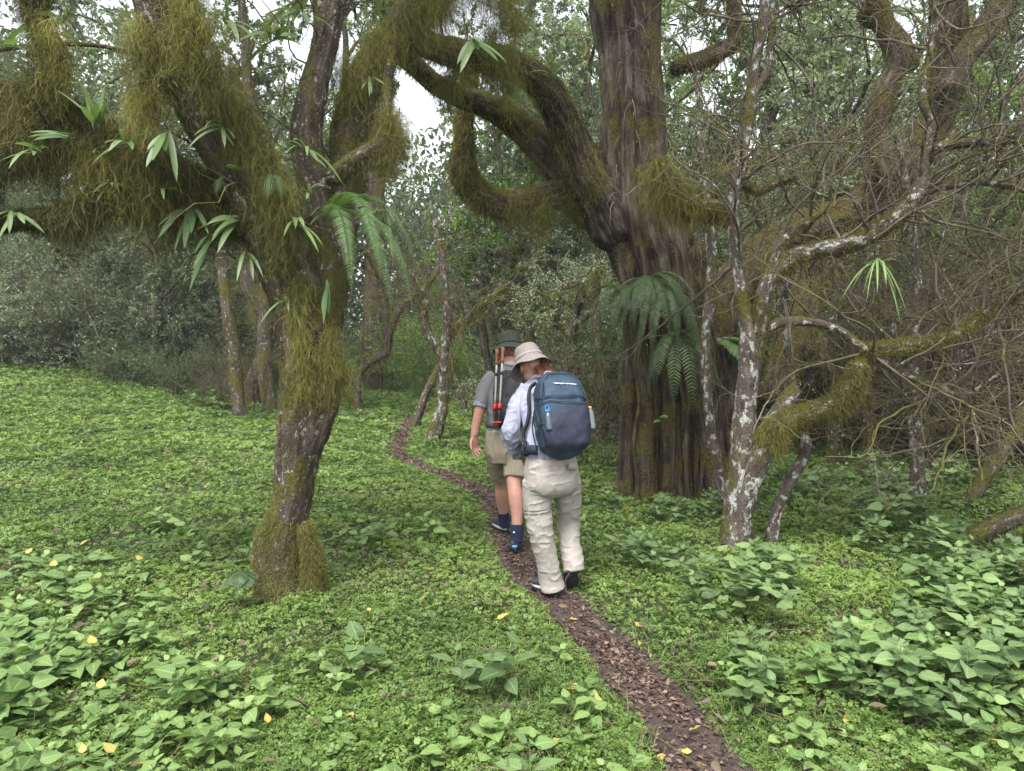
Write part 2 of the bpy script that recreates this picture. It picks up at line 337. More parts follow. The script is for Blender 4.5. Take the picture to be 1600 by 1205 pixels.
M['fern'] = leafmat('fern', (.055, .10, .036), (.10, .165, .062), (.17, .26, .10), tr=.35)
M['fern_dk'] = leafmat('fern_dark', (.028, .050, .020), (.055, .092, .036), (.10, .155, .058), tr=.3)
M['strap'] = leafmat('strap_leaf', (.08, .12, .045), (.135, .20, .075), (.22, .29, .12), tr=.35, rough=.4)
M['canopy'] = leafmat('canopy_leaf', (.045, .07, .03), (.135, .185, .085), (.28, .35, .18), tr=.4, pos_sc=.35, posamt=.4, objr=.5)
M['canopy_br'] = leafmat('bright_leaf', (.07, .13, .03), (.14, .24, .05), (.25, .38, .09), tr=.45, pos_sc=.35, posamt=.3)
M['canopy_gr'] = leafmat('grey_leaf', (.06, .08, .045), (.17, .21, .13), (.35, .41, .27), tr=.35, pos_sc=.4, posamt=.4, objr=.55)
M['under'] = leafmat('understory_leaf', (.020, .04, .018), (.075, .12, .055), (.17, .24, .115), tr=.35, pos_sc=.6, posamt=.4, objr=.5)
M['bark_moss'] = barkmat('mossy_bark', (.016, .012, .009), (.06, .046, .036), (.17, .13, .11), lichen=(.36, .36, .32), lth=.575, mth=.50, mtop=.12)
M['bark_red'] = barkmat('fibrous_bark', (.010, .007, .006), (.078, .060, .047), (.23, .185, .15), lth=.70, lichen=(.42, .42, .38), mossc=((.028, .024, .010), (.12, .095, .03)), mth=.50, mtop=.14, stretch=.12, sc=24, bump=1.0, red=(.50, .48, .46))
M['bark_white'] = barkmat('lichen_bark', (.03, .023, .018), (.085, .068, .055), (.18, .15, .125), lichen=(.40, .41, .38), lth=.53, lsc=19, mth=.56, mtop=.2, stretch=.4, sc=12)
M['twig'] = barkmat('twig_bark', (.035, .028, .022), (.10, .08, .065), (.20, .17, .14), lth=.62, mth=.62, mtop=.3, stretch=.3, bump=.3)
M['twig_dk'] = barkmat('dark_twig_bark', (.02, .015, .012), (.06, .045, .038), (.13, .10, .085), lth=.68, mth=.6, mtop=.3, stretch=.3, bump=.3)

# ------------------------------------------------------------------ ground, path
def ground_mat():
    m, nt, o = mat('forest_floor'); pos = nd(nt, 'NewGeometry').outputs['Position']
    c = ramp(nt, noise(nt, pos, 9, 6, .7), [(.3, (.012, .018, .006)), (.5, (.03, .045, .012)), (.62, (.05, .075, .02)), (.75, (.07, .06, .035))])
    p = nd(nt, 'BsdfPrincipled'); p.inputs['Roughness'].default_value = .95; nt.links.new(c, p.inputs['Base Color'])
    bp = nd(nt, 'Bump'); bp.inputs['Distance'].default_value = .03; nt.links.new(noise(nt, pos, 40, 5, .7), bp.inputs['Height']); nt.links.new(bp.outputs[0], p.inputs['Normal'])
    nt.links.new(p.outputs[0], o.inputs[0]); return m
def path_mat():
    m, nt, o = mat('path_soil'); pos = nd(nt, 'NewGeometry').outputs['Position']
    c = ramp(nt, noise(nt, pos, 22, 6, .7), [(.3, (.022, .015, .012)), (.5, (.06, .039, .032)), (.7, (.125, .083, .068))])
    c = mixc(nt, ramp(nt, noise(nt, pos, 3, 3), [(.45, (0, 0, 0)), (.65, (.5, .5, .5))]), c, (.05, .03, .025))
    p = nd(nt, 'BsdfPrincipled'); p.inputs['Roughness'].default_value = .85; nt.links.new(c, p.inputs['Base Color'])
    bp = nd(nt, 'Bump'); bp.inputs['Distance'].default_value = .02; nt.links.new(noise(nt, pos, 60, 5, .75), bp.inputs['Height']); nt.links.new(bp.outputs[0], p.inputs['Normal'])
    nt.links.new(p.outputs[0], o.inputs[0]); return m
xs = np.concatenate([[-120, -80, -50, -35], np.arange(-26, -6, .5), np.arange(-6, 8, .10), np.arange(8, 26, .5), [30, 45, 70, 120]])
ys = np.concatenate([[-60, -30, -15, -6, -2], np.arange(0, 14, .10), np.arange(14, 40, .5), [45, 55, 70, 100, 160]])
gx, gy = np.meshgrid(xs, ys, indexing='ij'); gzv = hz(gx, gy); ni, nj = gx.shape
i = np.arange(ni - 1)[:, None] * nj + np.arange(nj - 1)[None]
ac = Acc().add(np.stack([gx, gy, gzv], -1), np.stack([i, i + nj, i + nj + 1, i + 1], -1).reshape(-1, 4))
tag(link('ground', mk_mesh('ground', ac), ground_mat()), kind='structure')
# path ribbon
rg = rs(4); pp = PATH; pt = nrm(np.gradient(pp[:, :2], axis=0)); pn = np.stack([pt[:, 1], -pt[:, 0]], -1)
arc = np.arange(len(pp)) * .06; pw = .155 + .06 * (vn(np.stack([arc, arc * 0, arc * 0], -1), 2.2, 3) - .5)
u = np.linspace(-1, 1, 13); jit = (vn(np.stack([arc, arc * 0, arc * 0], -1), 9, 8) - .5) * .05
pw = pw * (1 - .55 * np.clip((pp[:, 1] - 6) / 8, 0, 1))
V = pp[:, None, :2] + pn[:, None] * (pw[:, None] * u[None] + jit[:, None] * np.sign(u))[:, :, None]
z = hz(V[..., 0], V[..., 1]) + .006 + .010 * (1 - u[None] ** 2) * fbm(np.concatenate([V, V[..., :1] * 0], -1), 9, 3)
i = np.arange(len(pp) - 1)[:, None] * 13 + np.arange(12)[None]
ac = Acc().add(np.concatenate([V, z[..., None]], -1), np.stack([i, i + 13, i + 14, i + 1], -1).reshape(-1, 4))
tag(link('path', mk_mesh('path', ac), path_mat()), kind='structure')

# ------------------------------------------------------------------ low creeping ground cover (uncountable)
def cover():
    rg = rs(11); ac = Acc(); dr_ = Acc()
    NC = 540000
    lo, hi = 2.0, 34.0
    Y = lo * (hi / lo) ** rg.uniform(0, 1, NC); x = rg.uniform(-1, 1, NC) * (.86 * Y + .5)
    pd = pdist(x, Y); edge = .150 + .13 * (fbm(np.stack([x, Y, 0 * x], -1), 5, 2) - .45) - .05 * np.clip((Y - 5) / 6, 0, 1)
    keep = pd > edge; bare = fbm(np.stack([x, Y, 0 * x], -1), 1.6, 44); keep &= (bare > .36) | (rg.uniform(0, 1, NC) < .45)
    x, Y, pd = x[keep], Y[keep], pd[keep]; n = len(x)
    s = .0102 * np.maximum(1, Y / 3.6) ** .85 * rg.uniform(.7, 1.3, n)
    s = s * np.where(rg.uniform(0, 1, n) < .10 * (fbm(np.stack([x, Y, 0 * x], -1), 1.9, 23) > .5), 1.9, 1)
    big = fbm(np.stack([x, Y, 0 * x], -1), 1.3, 31)
    hgt = (.012 + .11 * np.clip(fbm(np.stack([x, Y, 0 * x], -1), 3.2, 17) - .2, 0, 1)) * np.clip((pd - .12) / .35, .15, 1) * np.clip(s / .0102, 1, 1.6)
    base = np.stack([x, Y, hz(x, Y) + hgt * rg.uniform(.25, 1.0, n) ** .6], -1)
    k = 4; nrmv = nrm(rg.normal(size=(n, 3)) * .45 + UP); idx = np.repeat(np.arange(n), k); a = rg.uniform(0, 6.28, n)[idx] + np.tile(np.arange(k) * 6.283 / k, n) + rg.normal(0, .25, n * k)
    d = np.stack([np.cos(a), np.sin(a), rg.normal(.12, .25, n * k)], -1); nn = nrmv[idx]; d = nrm(d - nn * (d * nn).sum(1, keepdims=True) + UP * .1)
    c = np.clip(.15 + .55 * (big[idx] - .25) * 1.4 + .45 * rg.uniform(0, 1, n)[idx] + rg.normal(0, .06, n * k), 0, 1)
    V, Q = leafq(base[idx] + d * .15 * s[idx][:, None], d, nrm(nn + runit(rg, n * k) * .3), s[idx] * 1.05, s[idx] * .8, .08)
    dead = (rg.uniform(0, 1, n) < .015 + .14 * np.clip(fbm(np.stack([x, Y, 0 * x], -1), 2.4, 91) - .50, 0, 1) * 4)[idx]; V4 = V.reshape(-1, 4, 3)
    for A_, mk_ in ((ac, ~dead), (dr_, dead)): A_.add(V4[mk_], np.arange(mk_.sum() * 4).reshape(-1, 4), rep(c[mk_], 4))
    # grass blades
    NB = 42000; Y = 2.1 * (20 / 2.1) ** rg.uniform(0, 1, NB); x = rg.uniform(-1, 1, NB) * (.86 * Y + .5)
    pd = pdist(x, Y); wgt = .35 + .65 * (pd < .8); keep = (pd > .15) & (rg.uniform(0, 1, NB) < wgt) & (fbm(np.stack([x, Y, 0 * x], -1), 1.0, 77) > .42); x, Y = x[keep], Y[keep]; n = len(x)
    p = np.stack([x, Y, hz(x, Y) + .01], -1); d = nrm(runit(rg, n) * .8 + UP * .8); L = rg.uniform(.04, .12, n) * np.maximum(1, Y / 5) ** .5; P = [p]
    for j in range(3): P.append(P[-1] + d * (L / 3)[:, None]); d = nrm(d - UP * .35)
    V, Q = ribbons(np.stack(P, 1), nrm(np.cross(runit(rg, n), UP)), .0035 * np.maximum(1, Y / 4)); ac.add(V, Q, rep(np.clip(.55 + .4 * rg.uniform(0, 1, n), 0, 1), 8))
    return ac, dr_
cv, cvd = cover()
tag(link('withered_cover', mk_mesh('withered_cover', cvd, False), M['dleaf']), kind='stuff', label='withered brown patches in the low ground cover', cat='ground cover')
tag(link('ground_cover', mk_mesh('ground_cover', cv, False), M['cover']), kind='stuff', label='low creeping small-leaved green ground cover over the forest floor', cat='ground cover')
def litter():
    rg = rs(12); ac = Acc()
    k = rg.integers(0, len(PATH) - 1, 26000); off = rg.normal(0, .085, len(k)); wgt = (.35 + 1.1 * (fbm(np.stack([arc[k], off * 2, off * 0], -1), 3, 6) > .47)) / np.maximum(PATH[k, 1] / 3.0, .6)
    kk = rg.uniform(0, 1, len(k)) < wgt; k, off = k[kk], off[kk]
    x = PATH[k, 0] + pn[k, 0] * off + rg.normal(0, .02, len(k)); y = PATH[k, 1] + pn[k, 1] * off + rg.normal(0, .02, len(k)); m = np.abs(off) < .25; x, y = x[m], y[m]
    n = len(x); s = rg.uniform(.010, .038, n) * np.maximum(1, y / 5) ** .5
    p = np.stack([x, y, hz(x, y) + .012 + rg.uniform(0, .014, n)], -1); d = nrm(runit(rg, n) * np.array([1, 1, .25])); V, Q = leafq(p, d, nrm(UP + runit(rg, n) * .5), s, s * rg.uniform(.35, .65, n), .22); ac.add(V, Q, rep(rg.uniform(0, 1, n) ** 1.3, 4))
    return ac
tag(link('leaf_litter', mk_mesh('leaf_litter', litter(), False), M['bleaf']), kind='stuff', label='brown dry leaf litter covering the trodden footpath', cat='leaf litter')
def scattered():
    rg = rs(13); ac = Acc(); n = 3200; y = 2.1 * (22 / 2.1) ** rg.uniform(0, 1, n); x = rg.uniform(-1, 1, n) * (.86 * y + .5)
    kk = fbm(np.stack([x, y, 0 * x], -1), 1.1, 61) > .40; x, y = x[kk], y[kk]; n = len(x)
    s = rg.uniform(.025, .07, n); p = np.stack([x, y, hz(x, y) + .05 + rg.uniform(0, .02, n)], -1); d = nrm(runit(rg, n) * np.array([1, 1, .3]))
    V, Q, b = blades(p, d, nrm(UP + runit(rg, n) * .6), s, s * rg.uniform(.35, .6, n), rg.uniform(-.2, .4, n), .25); ac.add(V, Q, rep(rg.uniform(0, 1, n), 24), b)
    return ac
tag(link('dry_leaf_scatter', mk_mesh('dry_leaf_scatter', scattered(), False), M['dleaf']), kind='stuff', label='small dry brown leaves scattered through the green ground cover', cat='leaf litter')

def debris():
    rg = rs(15); n = 420; y = 2.3 * (20 / 2.3) ** rg.uniform(0, 1, n); x = rg.uniform(-1, 1, n) * (.86 * y + .5); p = np.stack([x, y, hz(x, y) + .05], -1); d = nrm(rg.normal(size=(n, 3)) * np.array([1, 1, .12])); L = rg.uniform(.06, .4, n); P = [p]
    for j in range(5): P.append(P[-1] + d * (L / 5)[:, None]); d = nrm(d + rg.normal(size=(n, 3)) * np.array([.25, .25, .08]))
    P = np.stack(P, 1); V, Q = tubes(P, taper(n, 6, rg.uniform(.0025, .007, n), .0015), 5); return Acc().add(V, Q, None, V)
tag(link('twig_debris', mk_mesh('twig_debris', debris()), M['twig']), kind='stuff', label='short dead twigs lying over the ground cover', cat='twigs')

# individual yellow fallen leaves
def one_leaf(name, L, W, seed, m):
    rg = rs(seed); V, Q, b = blades(np.zeros((1, 3)), np.array([[1., 0, 0]]), np.array([[0, 0, 1.]]), L, W, -.12, .15, und=.25, rng=rg); return mk_mesh(name, Acc().add(V, Q, .5 + .4 * rg.uniform(), b), True)
fl = [one_leaf('fallen_leaf', .07, .036, 1, None), one_leaf('fallen_leaf', .06, .038, 2, None), one_leaf('fallen_leaf', .085, .034, 3, None)]
for f_ in fl: f_.materials.append(M['yleaf'])
fpx = [(165, 1000), (60, 1168), (37, 1165), (380, 1107), (557, 1137), (775, 983), (735, 1055), (580, 965), (690, 915), (665, 945), (500, 880), (322, 770), (560, 778), (600, 822), (545, 775),
       (1075, 1140), (1065, 1172), (1000, 1010), (1135, 980), (1250, 970), (1320, 1150), (1560, 1180), (960, 890), (940, 1120), (1040, 1180), (820, 1060), (690, 1170), (420, 1150), (500, 950), (990, 985), (890, 965), (905, 1090), (860, 1180)]
for q, (px, py) in enumerate(fpx):
    p = G(px, py); rg = rs(500 + q); o = link('fallen_leaf', fl[q % 3], None, None, (p[0], p[1], p[2] + .055 - .03 * (pdist(p[0], p[1]) < .2)))
    o.rotation_euler = (rg.normal(0, .3), rg.normal(0, .3), rg.uniform(0, 6.28)); s_ = rg.uniform(.55, .95) * max(1, p[1] / 5); o.scale = (s_, s_, s_)
    tag(o, 'single yellow fallen leaf lying on the low ground cover or path', 'leaf', 'yellow fallen leaves')

# ------------------------------------------------------------------ broad-leaved herbs
def herb(seed, H, nst, Lf, yellow=0):
    rg = rs(seed); st = Acc(); lf = Acc(); ye = []
    for s in range(nst):
        h = H * rg.uniform(.6, 1.1); d = nrm(np.array([rg.normal(0, .28), rg.normal(0, .28), 1])); P = [np.array([rg.normal(0, .03), rg.normal(0, .03), -.02])]
        for j in range(6): P.append(P[-1] + d * h / 6); d = nrm(d + rg.normal(0, .08, 3))
        P = np.array(P)[None]; V, Q = tubes(P, taper(1, 7, .0032, .0016), 5); st.add(V, Q, .5); nn = max(3, int(h / .062)); a0 = rg.uniform(0, 6.28)
        for k in range(nn):
            t = .25 + .75 * (k + 1) / nn; f = t * 6 * .999; b = P[0, int(f)] * (1 - f % 1) + P[0, int(f) + 1] * (f % 1)
            L = Lf * (.55 + .65 * math.sin(math.pi * min(1, .25 + .75 * (1 - t) + .1))) * rg.uniform(.8, 1.15)
            if k == nn - 1: L *= .55
            for q in range(2):
                if rg.uniform() < .08: continue
                a = a0 + k * 1.57 + q * math.pi + rg.normal(0, .25); el = rg.uniform(.0, .45) + (.35 if k == nn - 1 else 0)
                dd = np.array([math.cos(a) * math.cos(el), math.sin(a) * math.cos(el), math.sin(el)]); pet = b + dd * L * .22
                V, Q = tubes(np.stack([b, b + dd * L * .12, pet])[None], taper(1, 3, .0014, .001), 4); st.add(V, Q, .5)
                V, Q, bb = blades(pet[None], dd[None], nrm(UP + rg.normal(0, .30, 3))[None], L, L * rg.uniform(.62, .80), rg.uniform(.02, .30), rg.uniform(.02, .11), und=.06, rng=rg)
                
                if rg.uniform() < yellow: ye.append(Acc().add(V, Q, rg.uniform(0, 1), bb))
                else: lf.add(V, Q, rg.uniform(0, 1), bb)
    return st, lf, ye
HP = []
def herb_proto(seed, H, nst, Lf, yellow, m):
    st, lf, ye = herb(seed, H, nst, Lf, yellow); t = thing('broad_leaved_herb', 'x', 'herb', (0, 0, 0))
    part('stem', st, M['stem'], t); part('foliage', lf, m, t)
    for y_ in ye: tag(part('faded_leaf', y_, M['yleaf'], t), 'yellowed leaf')
    return t
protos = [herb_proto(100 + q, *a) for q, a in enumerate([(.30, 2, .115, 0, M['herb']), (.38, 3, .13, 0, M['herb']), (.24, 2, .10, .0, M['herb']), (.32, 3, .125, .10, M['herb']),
          (.34, 3, .12, 0, M['herb_shade']), (.26, 2, .11, 0, M['herb_shade']), (.42, 3, .13, 0, M['herb_shade']), (.14, 1, .075, 0, M['herb'])])]
used = set()
def put_herb(k, p, rz, sc, label, group):
    if k not in used:
        used.add(k); o = protos[k]; o.location = tuple(p); o.rotation_euler = (0, 0, rz); o.scale = (sc,) * 3; o['label'] = label; o['group'] = group; return o
    return dup(protos[k], p, rz, sc, label, group)
rg = rs(77)
def herb_patch(poly, n, ks, label, group, mind, sc=(.8, 1.2)):
    poly = np.array(poly, float); pts = []; tries = 0
    x0, y0 = poly.min(0); x1, y1 = poly.max(0)
    while len(pts) < n and tries < 4000:
        tries += 1; q = np.array([rg.uniform(x0, x1), rg.uniform(y0, y1)]); ins = False; j = len(poly) - 1
        for i_ in range(len(poly)):
            a, b = poly[i_], poly[j]
            if (a[1] > q[1]) != (b[1] > q[1]) and q[0] < (b[0] - a[0]) * (q[1] - a[1]) / (b[1] - a[1]) + a[0]: ins = not ins
            j = i_
        if not ins: continue
        p = G(*q)
        if any((p[0] - r[0]) ** 2 + (p[1] - r[1]) ** 2 < mind ** 2 for r in pts) or pdist(p[0], p[1]) < .3: continue
        fy = (q[1] - y0) / (y1 - y0); fx = (q[0] - x0) / (x1 - x0); row = 'front' if fy > .66 else 'middle' if fy > .33 else 'back'; cl_ = 'left' if fx < .34 else 'right' if fx > .66 else 'centre'
        pts.append(p); kk_ = int(rg.choice(ks)); adj = ('two-stemmed ', 'bushy ', 'low ', 'partly yellowed ' if len(protos[3].children) > 2 else 'slender ', 'dusky ', 'dusky low ', 'dusky tall ', 'tiny ')[kk_] if n > 10 else ''
        put_herb(kk_, p, rg.uniform(0, 6.28), rg.uniform(*sc), adj + label + ', ' + row + ' ' + cl_ if n > 10 else label, group)
herb_patch([(-60, 990), (150, 1000), (330, 1020), (350, 1100), (300, 1330), (-150, 1330)], 70, [0, 1, 2, 3, 2], 'light green broad-leaved herb in the dense lower left patch', 'herbs of the lower left patch', .11, (.45, .72))
herb_patch([(-60, 880), (200, 900), (290, 960), (100, 990), (-60, 985)], 20, [0, 2, 2, 3], 'low green herb in the thin stand behind the lower left patch', 'herbs behind the lower left patch', .18, (.6, .85))
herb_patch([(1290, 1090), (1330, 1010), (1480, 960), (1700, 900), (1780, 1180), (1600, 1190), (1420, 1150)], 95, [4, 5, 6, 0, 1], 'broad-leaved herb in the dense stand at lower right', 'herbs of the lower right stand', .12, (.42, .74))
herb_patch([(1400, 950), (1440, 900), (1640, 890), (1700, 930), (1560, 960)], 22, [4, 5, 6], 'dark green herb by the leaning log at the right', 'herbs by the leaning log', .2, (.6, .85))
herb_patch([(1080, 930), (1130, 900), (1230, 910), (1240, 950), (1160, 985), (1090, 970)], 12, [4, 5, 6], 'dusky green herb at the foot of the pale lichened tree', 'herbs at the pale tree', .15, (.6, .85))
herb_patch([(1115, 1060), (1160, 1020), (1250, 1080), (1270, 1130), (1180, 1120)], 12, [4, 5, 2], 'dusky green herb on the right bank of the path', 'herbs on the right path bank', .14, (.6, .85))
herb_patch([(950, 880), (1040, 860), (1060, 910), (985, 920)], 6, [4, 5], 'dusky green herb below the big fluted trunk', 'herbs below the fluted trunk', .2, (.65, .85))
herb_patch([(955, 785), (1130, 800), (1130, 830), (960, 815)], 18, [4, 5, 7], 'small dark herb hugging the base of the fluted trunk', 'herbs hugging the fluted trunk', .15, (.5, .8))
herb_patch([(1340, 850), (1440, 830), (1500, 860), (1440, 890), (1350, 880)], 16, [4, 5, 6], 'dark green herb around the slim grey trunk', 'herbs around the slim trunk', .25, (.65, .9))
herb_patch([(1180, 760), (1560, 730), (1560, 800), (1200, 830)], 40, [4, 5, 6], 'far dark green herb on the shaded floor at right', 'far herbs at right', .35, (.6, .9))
herb_patch([(370, 1050), (960, 1040), (980, 1260), (350, 1260)], 26, [7, 2, 7, 5], 'small green herb dotted through the creeping cover left of the path', 'small herbs left of the path', .16, (.7, 1.05))
herb_patch([(1150, 1150), (1600, 1180), (1650, 1260), (1180, 1260)], 16, [7, 2, 7], 'small green herb dotted through the creeping cover right of the path', 'small herbs right of the path', .16, (.7, 1.05))
herb_patch([(540, 820), (680, 830), (680, 890), (540, 880)], 7, [7, 2], 'small herb in the open cover between tree and path', 'small herbs between tree and path', .25, (1.0, 1.3))
herb_patch([(250, 830), (400, 820), (380, 900), (260, 890)], 6, [7, 2], 'small herb left of the mossy trunk foot', 'small herbs left of the mossy trunk', .25, (1., 1.3))
herb_patch([(290, 620), (370, 630), (360, 660), (290, 645)], 8, [4, 5], 'dark herb at the foot of the far left shrub', 'herbs at the far left shrub', .4, (1., 1.4))
for k in range(8):
    if k not in used: bpy.data.objects.remove(protos[k])

# ------------------------------------------------------------------ left mossy tree
def tree_root(name, label, cat, px, py, group=None):
    p = G(px, py); return thing(name, label, cat, p, group), p
T1, p1 = tree_root('mossy_tree', 'near left tree with narrow waist, mossy swollen foot and yellow moss beards', 'tree', 440, 930)
Y1 = p1[1]; rg = rs(21); tk = Acc(); ms = Acc(); tw = Acc()
t1 = PL([(446, 990, 46, Y1), (446, 930, 38, Y1), (442, 890, 34, Y1), (442, 850, 32, Y1), (450, 815, 30, Y1), (460, 770, 29, Y1), (466, 720, 32, Y1), (476, 670, 39, Y1), (484, 610, 43, Y1), (480, 550, 43, Y1),
         (470, 490, 42, Y1), (455, 430, 42, Y1 - .02), (432, 375, 42, Y1 - .06), (400, 305, 42, Y1 - .12), (358, 232, 41, Y1 - .2), (312, 160, 38, Y1 - .28), (272, 80, 35, Y1 - .36), (243, 0, 34, Y1 - .45), (225, -90, 38, Y1 - .5), (210, -220, 30, Y1 - .6)], Y1)
L1 = addlimb(tk, limb(t1, 40, .03, .17, .05, 5, 3))
foot = PL([(474, 810, 10, Y1 - .02), (482, 845, 11, Y1 - .05), (490, 880, 15, Y1 - .05), (488, 915, 15, Y1 - .05), (482, 950, 18, Y1 - .05)], Y1); LF = addlimb(tk, limb(foot, 22, .03, .25, .05, 3, 5))
foot2 = PL([(440, 785, 8), (424, 820, 15), (416, 850, 18), (418, 890, 20), (424, 950, 24)], Y1 - .03, Y1 - .06); LF2 = addlimb(tk, limb(foot2, 22, .03, .25, .05, 3, 6))
st2 = PL([(492, 540, 36, Y1 + .06), (508, 450, 34, Y1 + .12), (505, 370, 30, Y1 + .18), (490, 290, 26, Y1 + .22), (478, 215, 23, Y1 + .22), (492, 130, 22, Y1 + .25), (512, 50, 20, Y1 + .3), (518, -60, 30, Y1 + .35), (540, -200, 24, Y1 + .4)], Y1)
L2 = addlimb(tk, limb(st2, 30, .035, .16, .06, 5, 8))
st3 = PL([(515, 470, 22, Y1 + .2), (528, 380, 26, Y1 + .35), (540, 300, 28, Y1 + .45), (545, 220, 28, Y1 + .5), (562, 150, 27, Y1 + .6), (592, 85, 27, Y1 + .7), (640, 30, 28, Y1 + .8), (690, -40, 28, Y1 + .8), (760, -140, 22, Y1 + .8)], Y1)
L3 = addlimb(tk, limb(st3, 30, .035, .18, .08, 5, 9))
brk = PL([(510, 285, 15, Y1 + .1), (535, 265, 14, Y1 + .1), (562, 243, 12, Y1 + .1), (590, 225, 11, Y1 + .15), (602, 180, 9, Y1 + .25), (606, 120, 8, Y1 + .4), (620, 60, 7, Y1 + .5)], Y1); LB = addlimb(tk, limb(brk, 14, .03, .15, 0, 3, 10))
lb = PL([(410, 355, 28, Y1 + .05), (345, 318, 27, Y1), (270, 272, 26, Y1 - .1), (200, 232, 24, Y1 - .2), (140, 205, 24, Y1 - .25), (80, 170, 22, Y1 - .3), (20, 150, 20, Y1 - .35), (-60, 160, 18, Y1 - .4), (-180, 150, 24, Y1 - .4)], Y1)
L4 = addlimb(tk, limb(lb, 30, .035, .2, .05, 5, 11))
lb2 = PL([(60, 190, 14, Y1 - .3), (85, 130, 12, Y1 - .35), (75, 70, 11, Y1 - .4), (60, 30, 10, Y1 - .4), (50, -40, 9, Y1 - .4), (20, -140, 7, Y1 - .4)], Y1); L5 = addlimb(tk, limb(lb2, 18, .03, .25, 0, 4, 12))
lb3 = PL([(-20, 350, 10, Y1 - .5), (40, 340, 11, Y1 - .5), (95, 335, 11, Y1 - .45), (130, 322, 11, Y1 - .4), (180, 300, 10, Y1 - .3), (240, 280, 12, Y1 - .15)], Y1); L6 = addlimb(tk, limb(lb3, 20, .03, .25, 0, 4, 13))
lb4 = PL([(-80, 310, 13, Y1 - .6), (-20, 270, 13, Y1 - .6), (20, 240, 12, Y1 - .5), (50, 190, 12, Y1 - .4)], Y1); L7 = addlimb(tk, limb(lb4, 20, .03, .25, 0, 4, 14))
tt1 = PL([(-30, 82, 4, Y1 - .5), (50, 72, 4, Y1 - .45), (140, 70, 3.5, Y1 - .4), (215, 86, 3, Y1 - .35), (250, 110, 3, Y1 - .3)], Y1); addlimb(tk, limb(tt1, 8, .03, .1, 0, 3, 15))
lb5 = PL([(120, 60, 12, Y1 + 1.), (112, 20, 14, Y1 + 1.), (105, -40, 14, Y1 + 1.), (60, -160, 12, Y1 + 1.)], Y1); L8 = limb(lb5, 14, .05, .25, 0, 4, 16)
part('trunk', tk, M['bark_moss'], T1)
def beard(acc, spots, rng, n, L, spread, w=.003, out=.3, cb=None):
    """rooted moss beards: spots = world points with outward normals"""
    for (p, nn) in spots:
        q = p + rng.normal(size=(n, 3)) * spread * np.array([1, .7, 1.8]); n2 = nrm(np.array(nn) + rng.normal(size=(n, 3)) * .4)
        strands(acc, q, n2, L * rng.uniform(.25, 1.35, n), w * .75, rng, K=11, grav=.42, out=out, wig=.58, side_br=3, cb=cb)
def sp(px, py, Y, n=(0, -1, 0)): return (A(px, py, Y), np.array(n, float))
# moss: fuzz everywhere but the waist, beards under the boughs
mp = rs(22); yl = Acc()
moss(yl, L1, mp, fuzz=26000, Lf=.018, w=.0030, th=.22, t0=.0, t1=.155, top=0); moss(ms, L1, mp, fuzz=5000, Lf=.02, w=.003, th=.50, t0=.15, t1=.32)
moss(ms, L1, mp, fuzz=36000, Lf=.017, w=.003, th=.42, t0=.30, t1=1)
moss(yl, LF, mp, fuzz=15000, Lf=.034, w=.003, th=.1); moss(yl, LF2, mp, fuzz=12000, Lf=.018, w=.003, th=.1)
moss(ms, L2, mp, fuzz=16000, hang=900, Lf=.017, Lh=.16, th=.47); moss(ms, L3, mp, fuzz=18000, hang=3500, Lf=.018, Lh=.22, th=.44)
moss(ms, LB, mp, fuzz=1600, hang=1700, Lf=.02, Lh=.22, th=.45)
moss(ms, L4, mp, fuzz=12000, hang=15000, Lf=.035, Lh=.58, th=.30, under=.5); beard(yl, [sp(*q) for q in [(30, 190, Y1 - .5), (150, 250, Y1 - .35), (230, 280, Y1 - .25), (330, 330, Y1 - .1), (190, 260, Y1 - .3)]], mp, 300, .42, .045); moss(ms, L5, mp, fuzz=4000, hang=4800, Lf=.035, Lh=.34, th=.2, under=.6)
moss(ms, L6, mp, fuzz=5000, hang=6000, Lf=.035, Lh=.30, th=.3, under=.4); moss(ms, L7, mp, fuzz=4000, hang=6500, Lf=.035, Lh=.42, th=.25, under=.5)
cy = np.array([0, -1., 0]); mb = rs(23)
def sp(px, py, Y, n=(0, -1, 0)): return (A(px, py, Y), np.array(n, float))
beard(yl, [sp(425, 270, Y1 - .27), sp(440, 300, Y1 - .26), sp(410, 250, Y1 - .28), sp(425, 330, Y1 - .24), sp(445, 350, Y1 - .22), sp(440, 385, Y1 - .22), sp(415, 300, Y1 - .25)], mb, 480, .24, .030)
beard(yl, [sp(468, 450, Y1 - .21), sp(465, 485, Y1 - .21), sp(470, 520, Y1 - .2), sp(475, 560, Y1 - .2), sp(478, 600, Y1 - .19)], mb, 330, .19, .022)
beard(yl, [sp(520, 560, Y1 - .12, (.6, -.8, 0)), sp(515, 530, Y1 - .12, (.6, -.8, 0)), sp(535, 590, Y1 - .06, (.9, -.4, 0)), sp(505, 560, Y1 - .15, (.3, -.9, 0)), sp(510, 600, Y1 - .12, (.6, -.8, 0))], mb, 360, .17, .026)
beard(yl, [sp(232, 80, Y1 - .5), sp(238, 110, Y1 - .5), sp(228, 50, Y1 - .5), sp(235, 140, Y1 - .48), sp(225, 165, Y1 - .45)], mb, 420, .27, .030)
beard(yl, [sp(290, -10, Y1 - .62), sp(300, 20, Y1 - .6), sp(310, 50, Y1 - .58), sp(295, 60, Y1 - .58), sp(330, 90, Y1 - .5), sp(345, 130, Y1 - .45)], mb, 330, .30, .035)
beard(yl, [sp(385, 190, Y1 - .33), sp(370, 170, Y1 - .35), sp(405, 230, Y1 - .3)], mb, 380, .22, .035)
beard(yl, [sp(80, 60, Y1 - .5), sp(65, 100, Y1 - .5), sp(90, 120, Y1 - .5)], mb, 450, .24, .035)
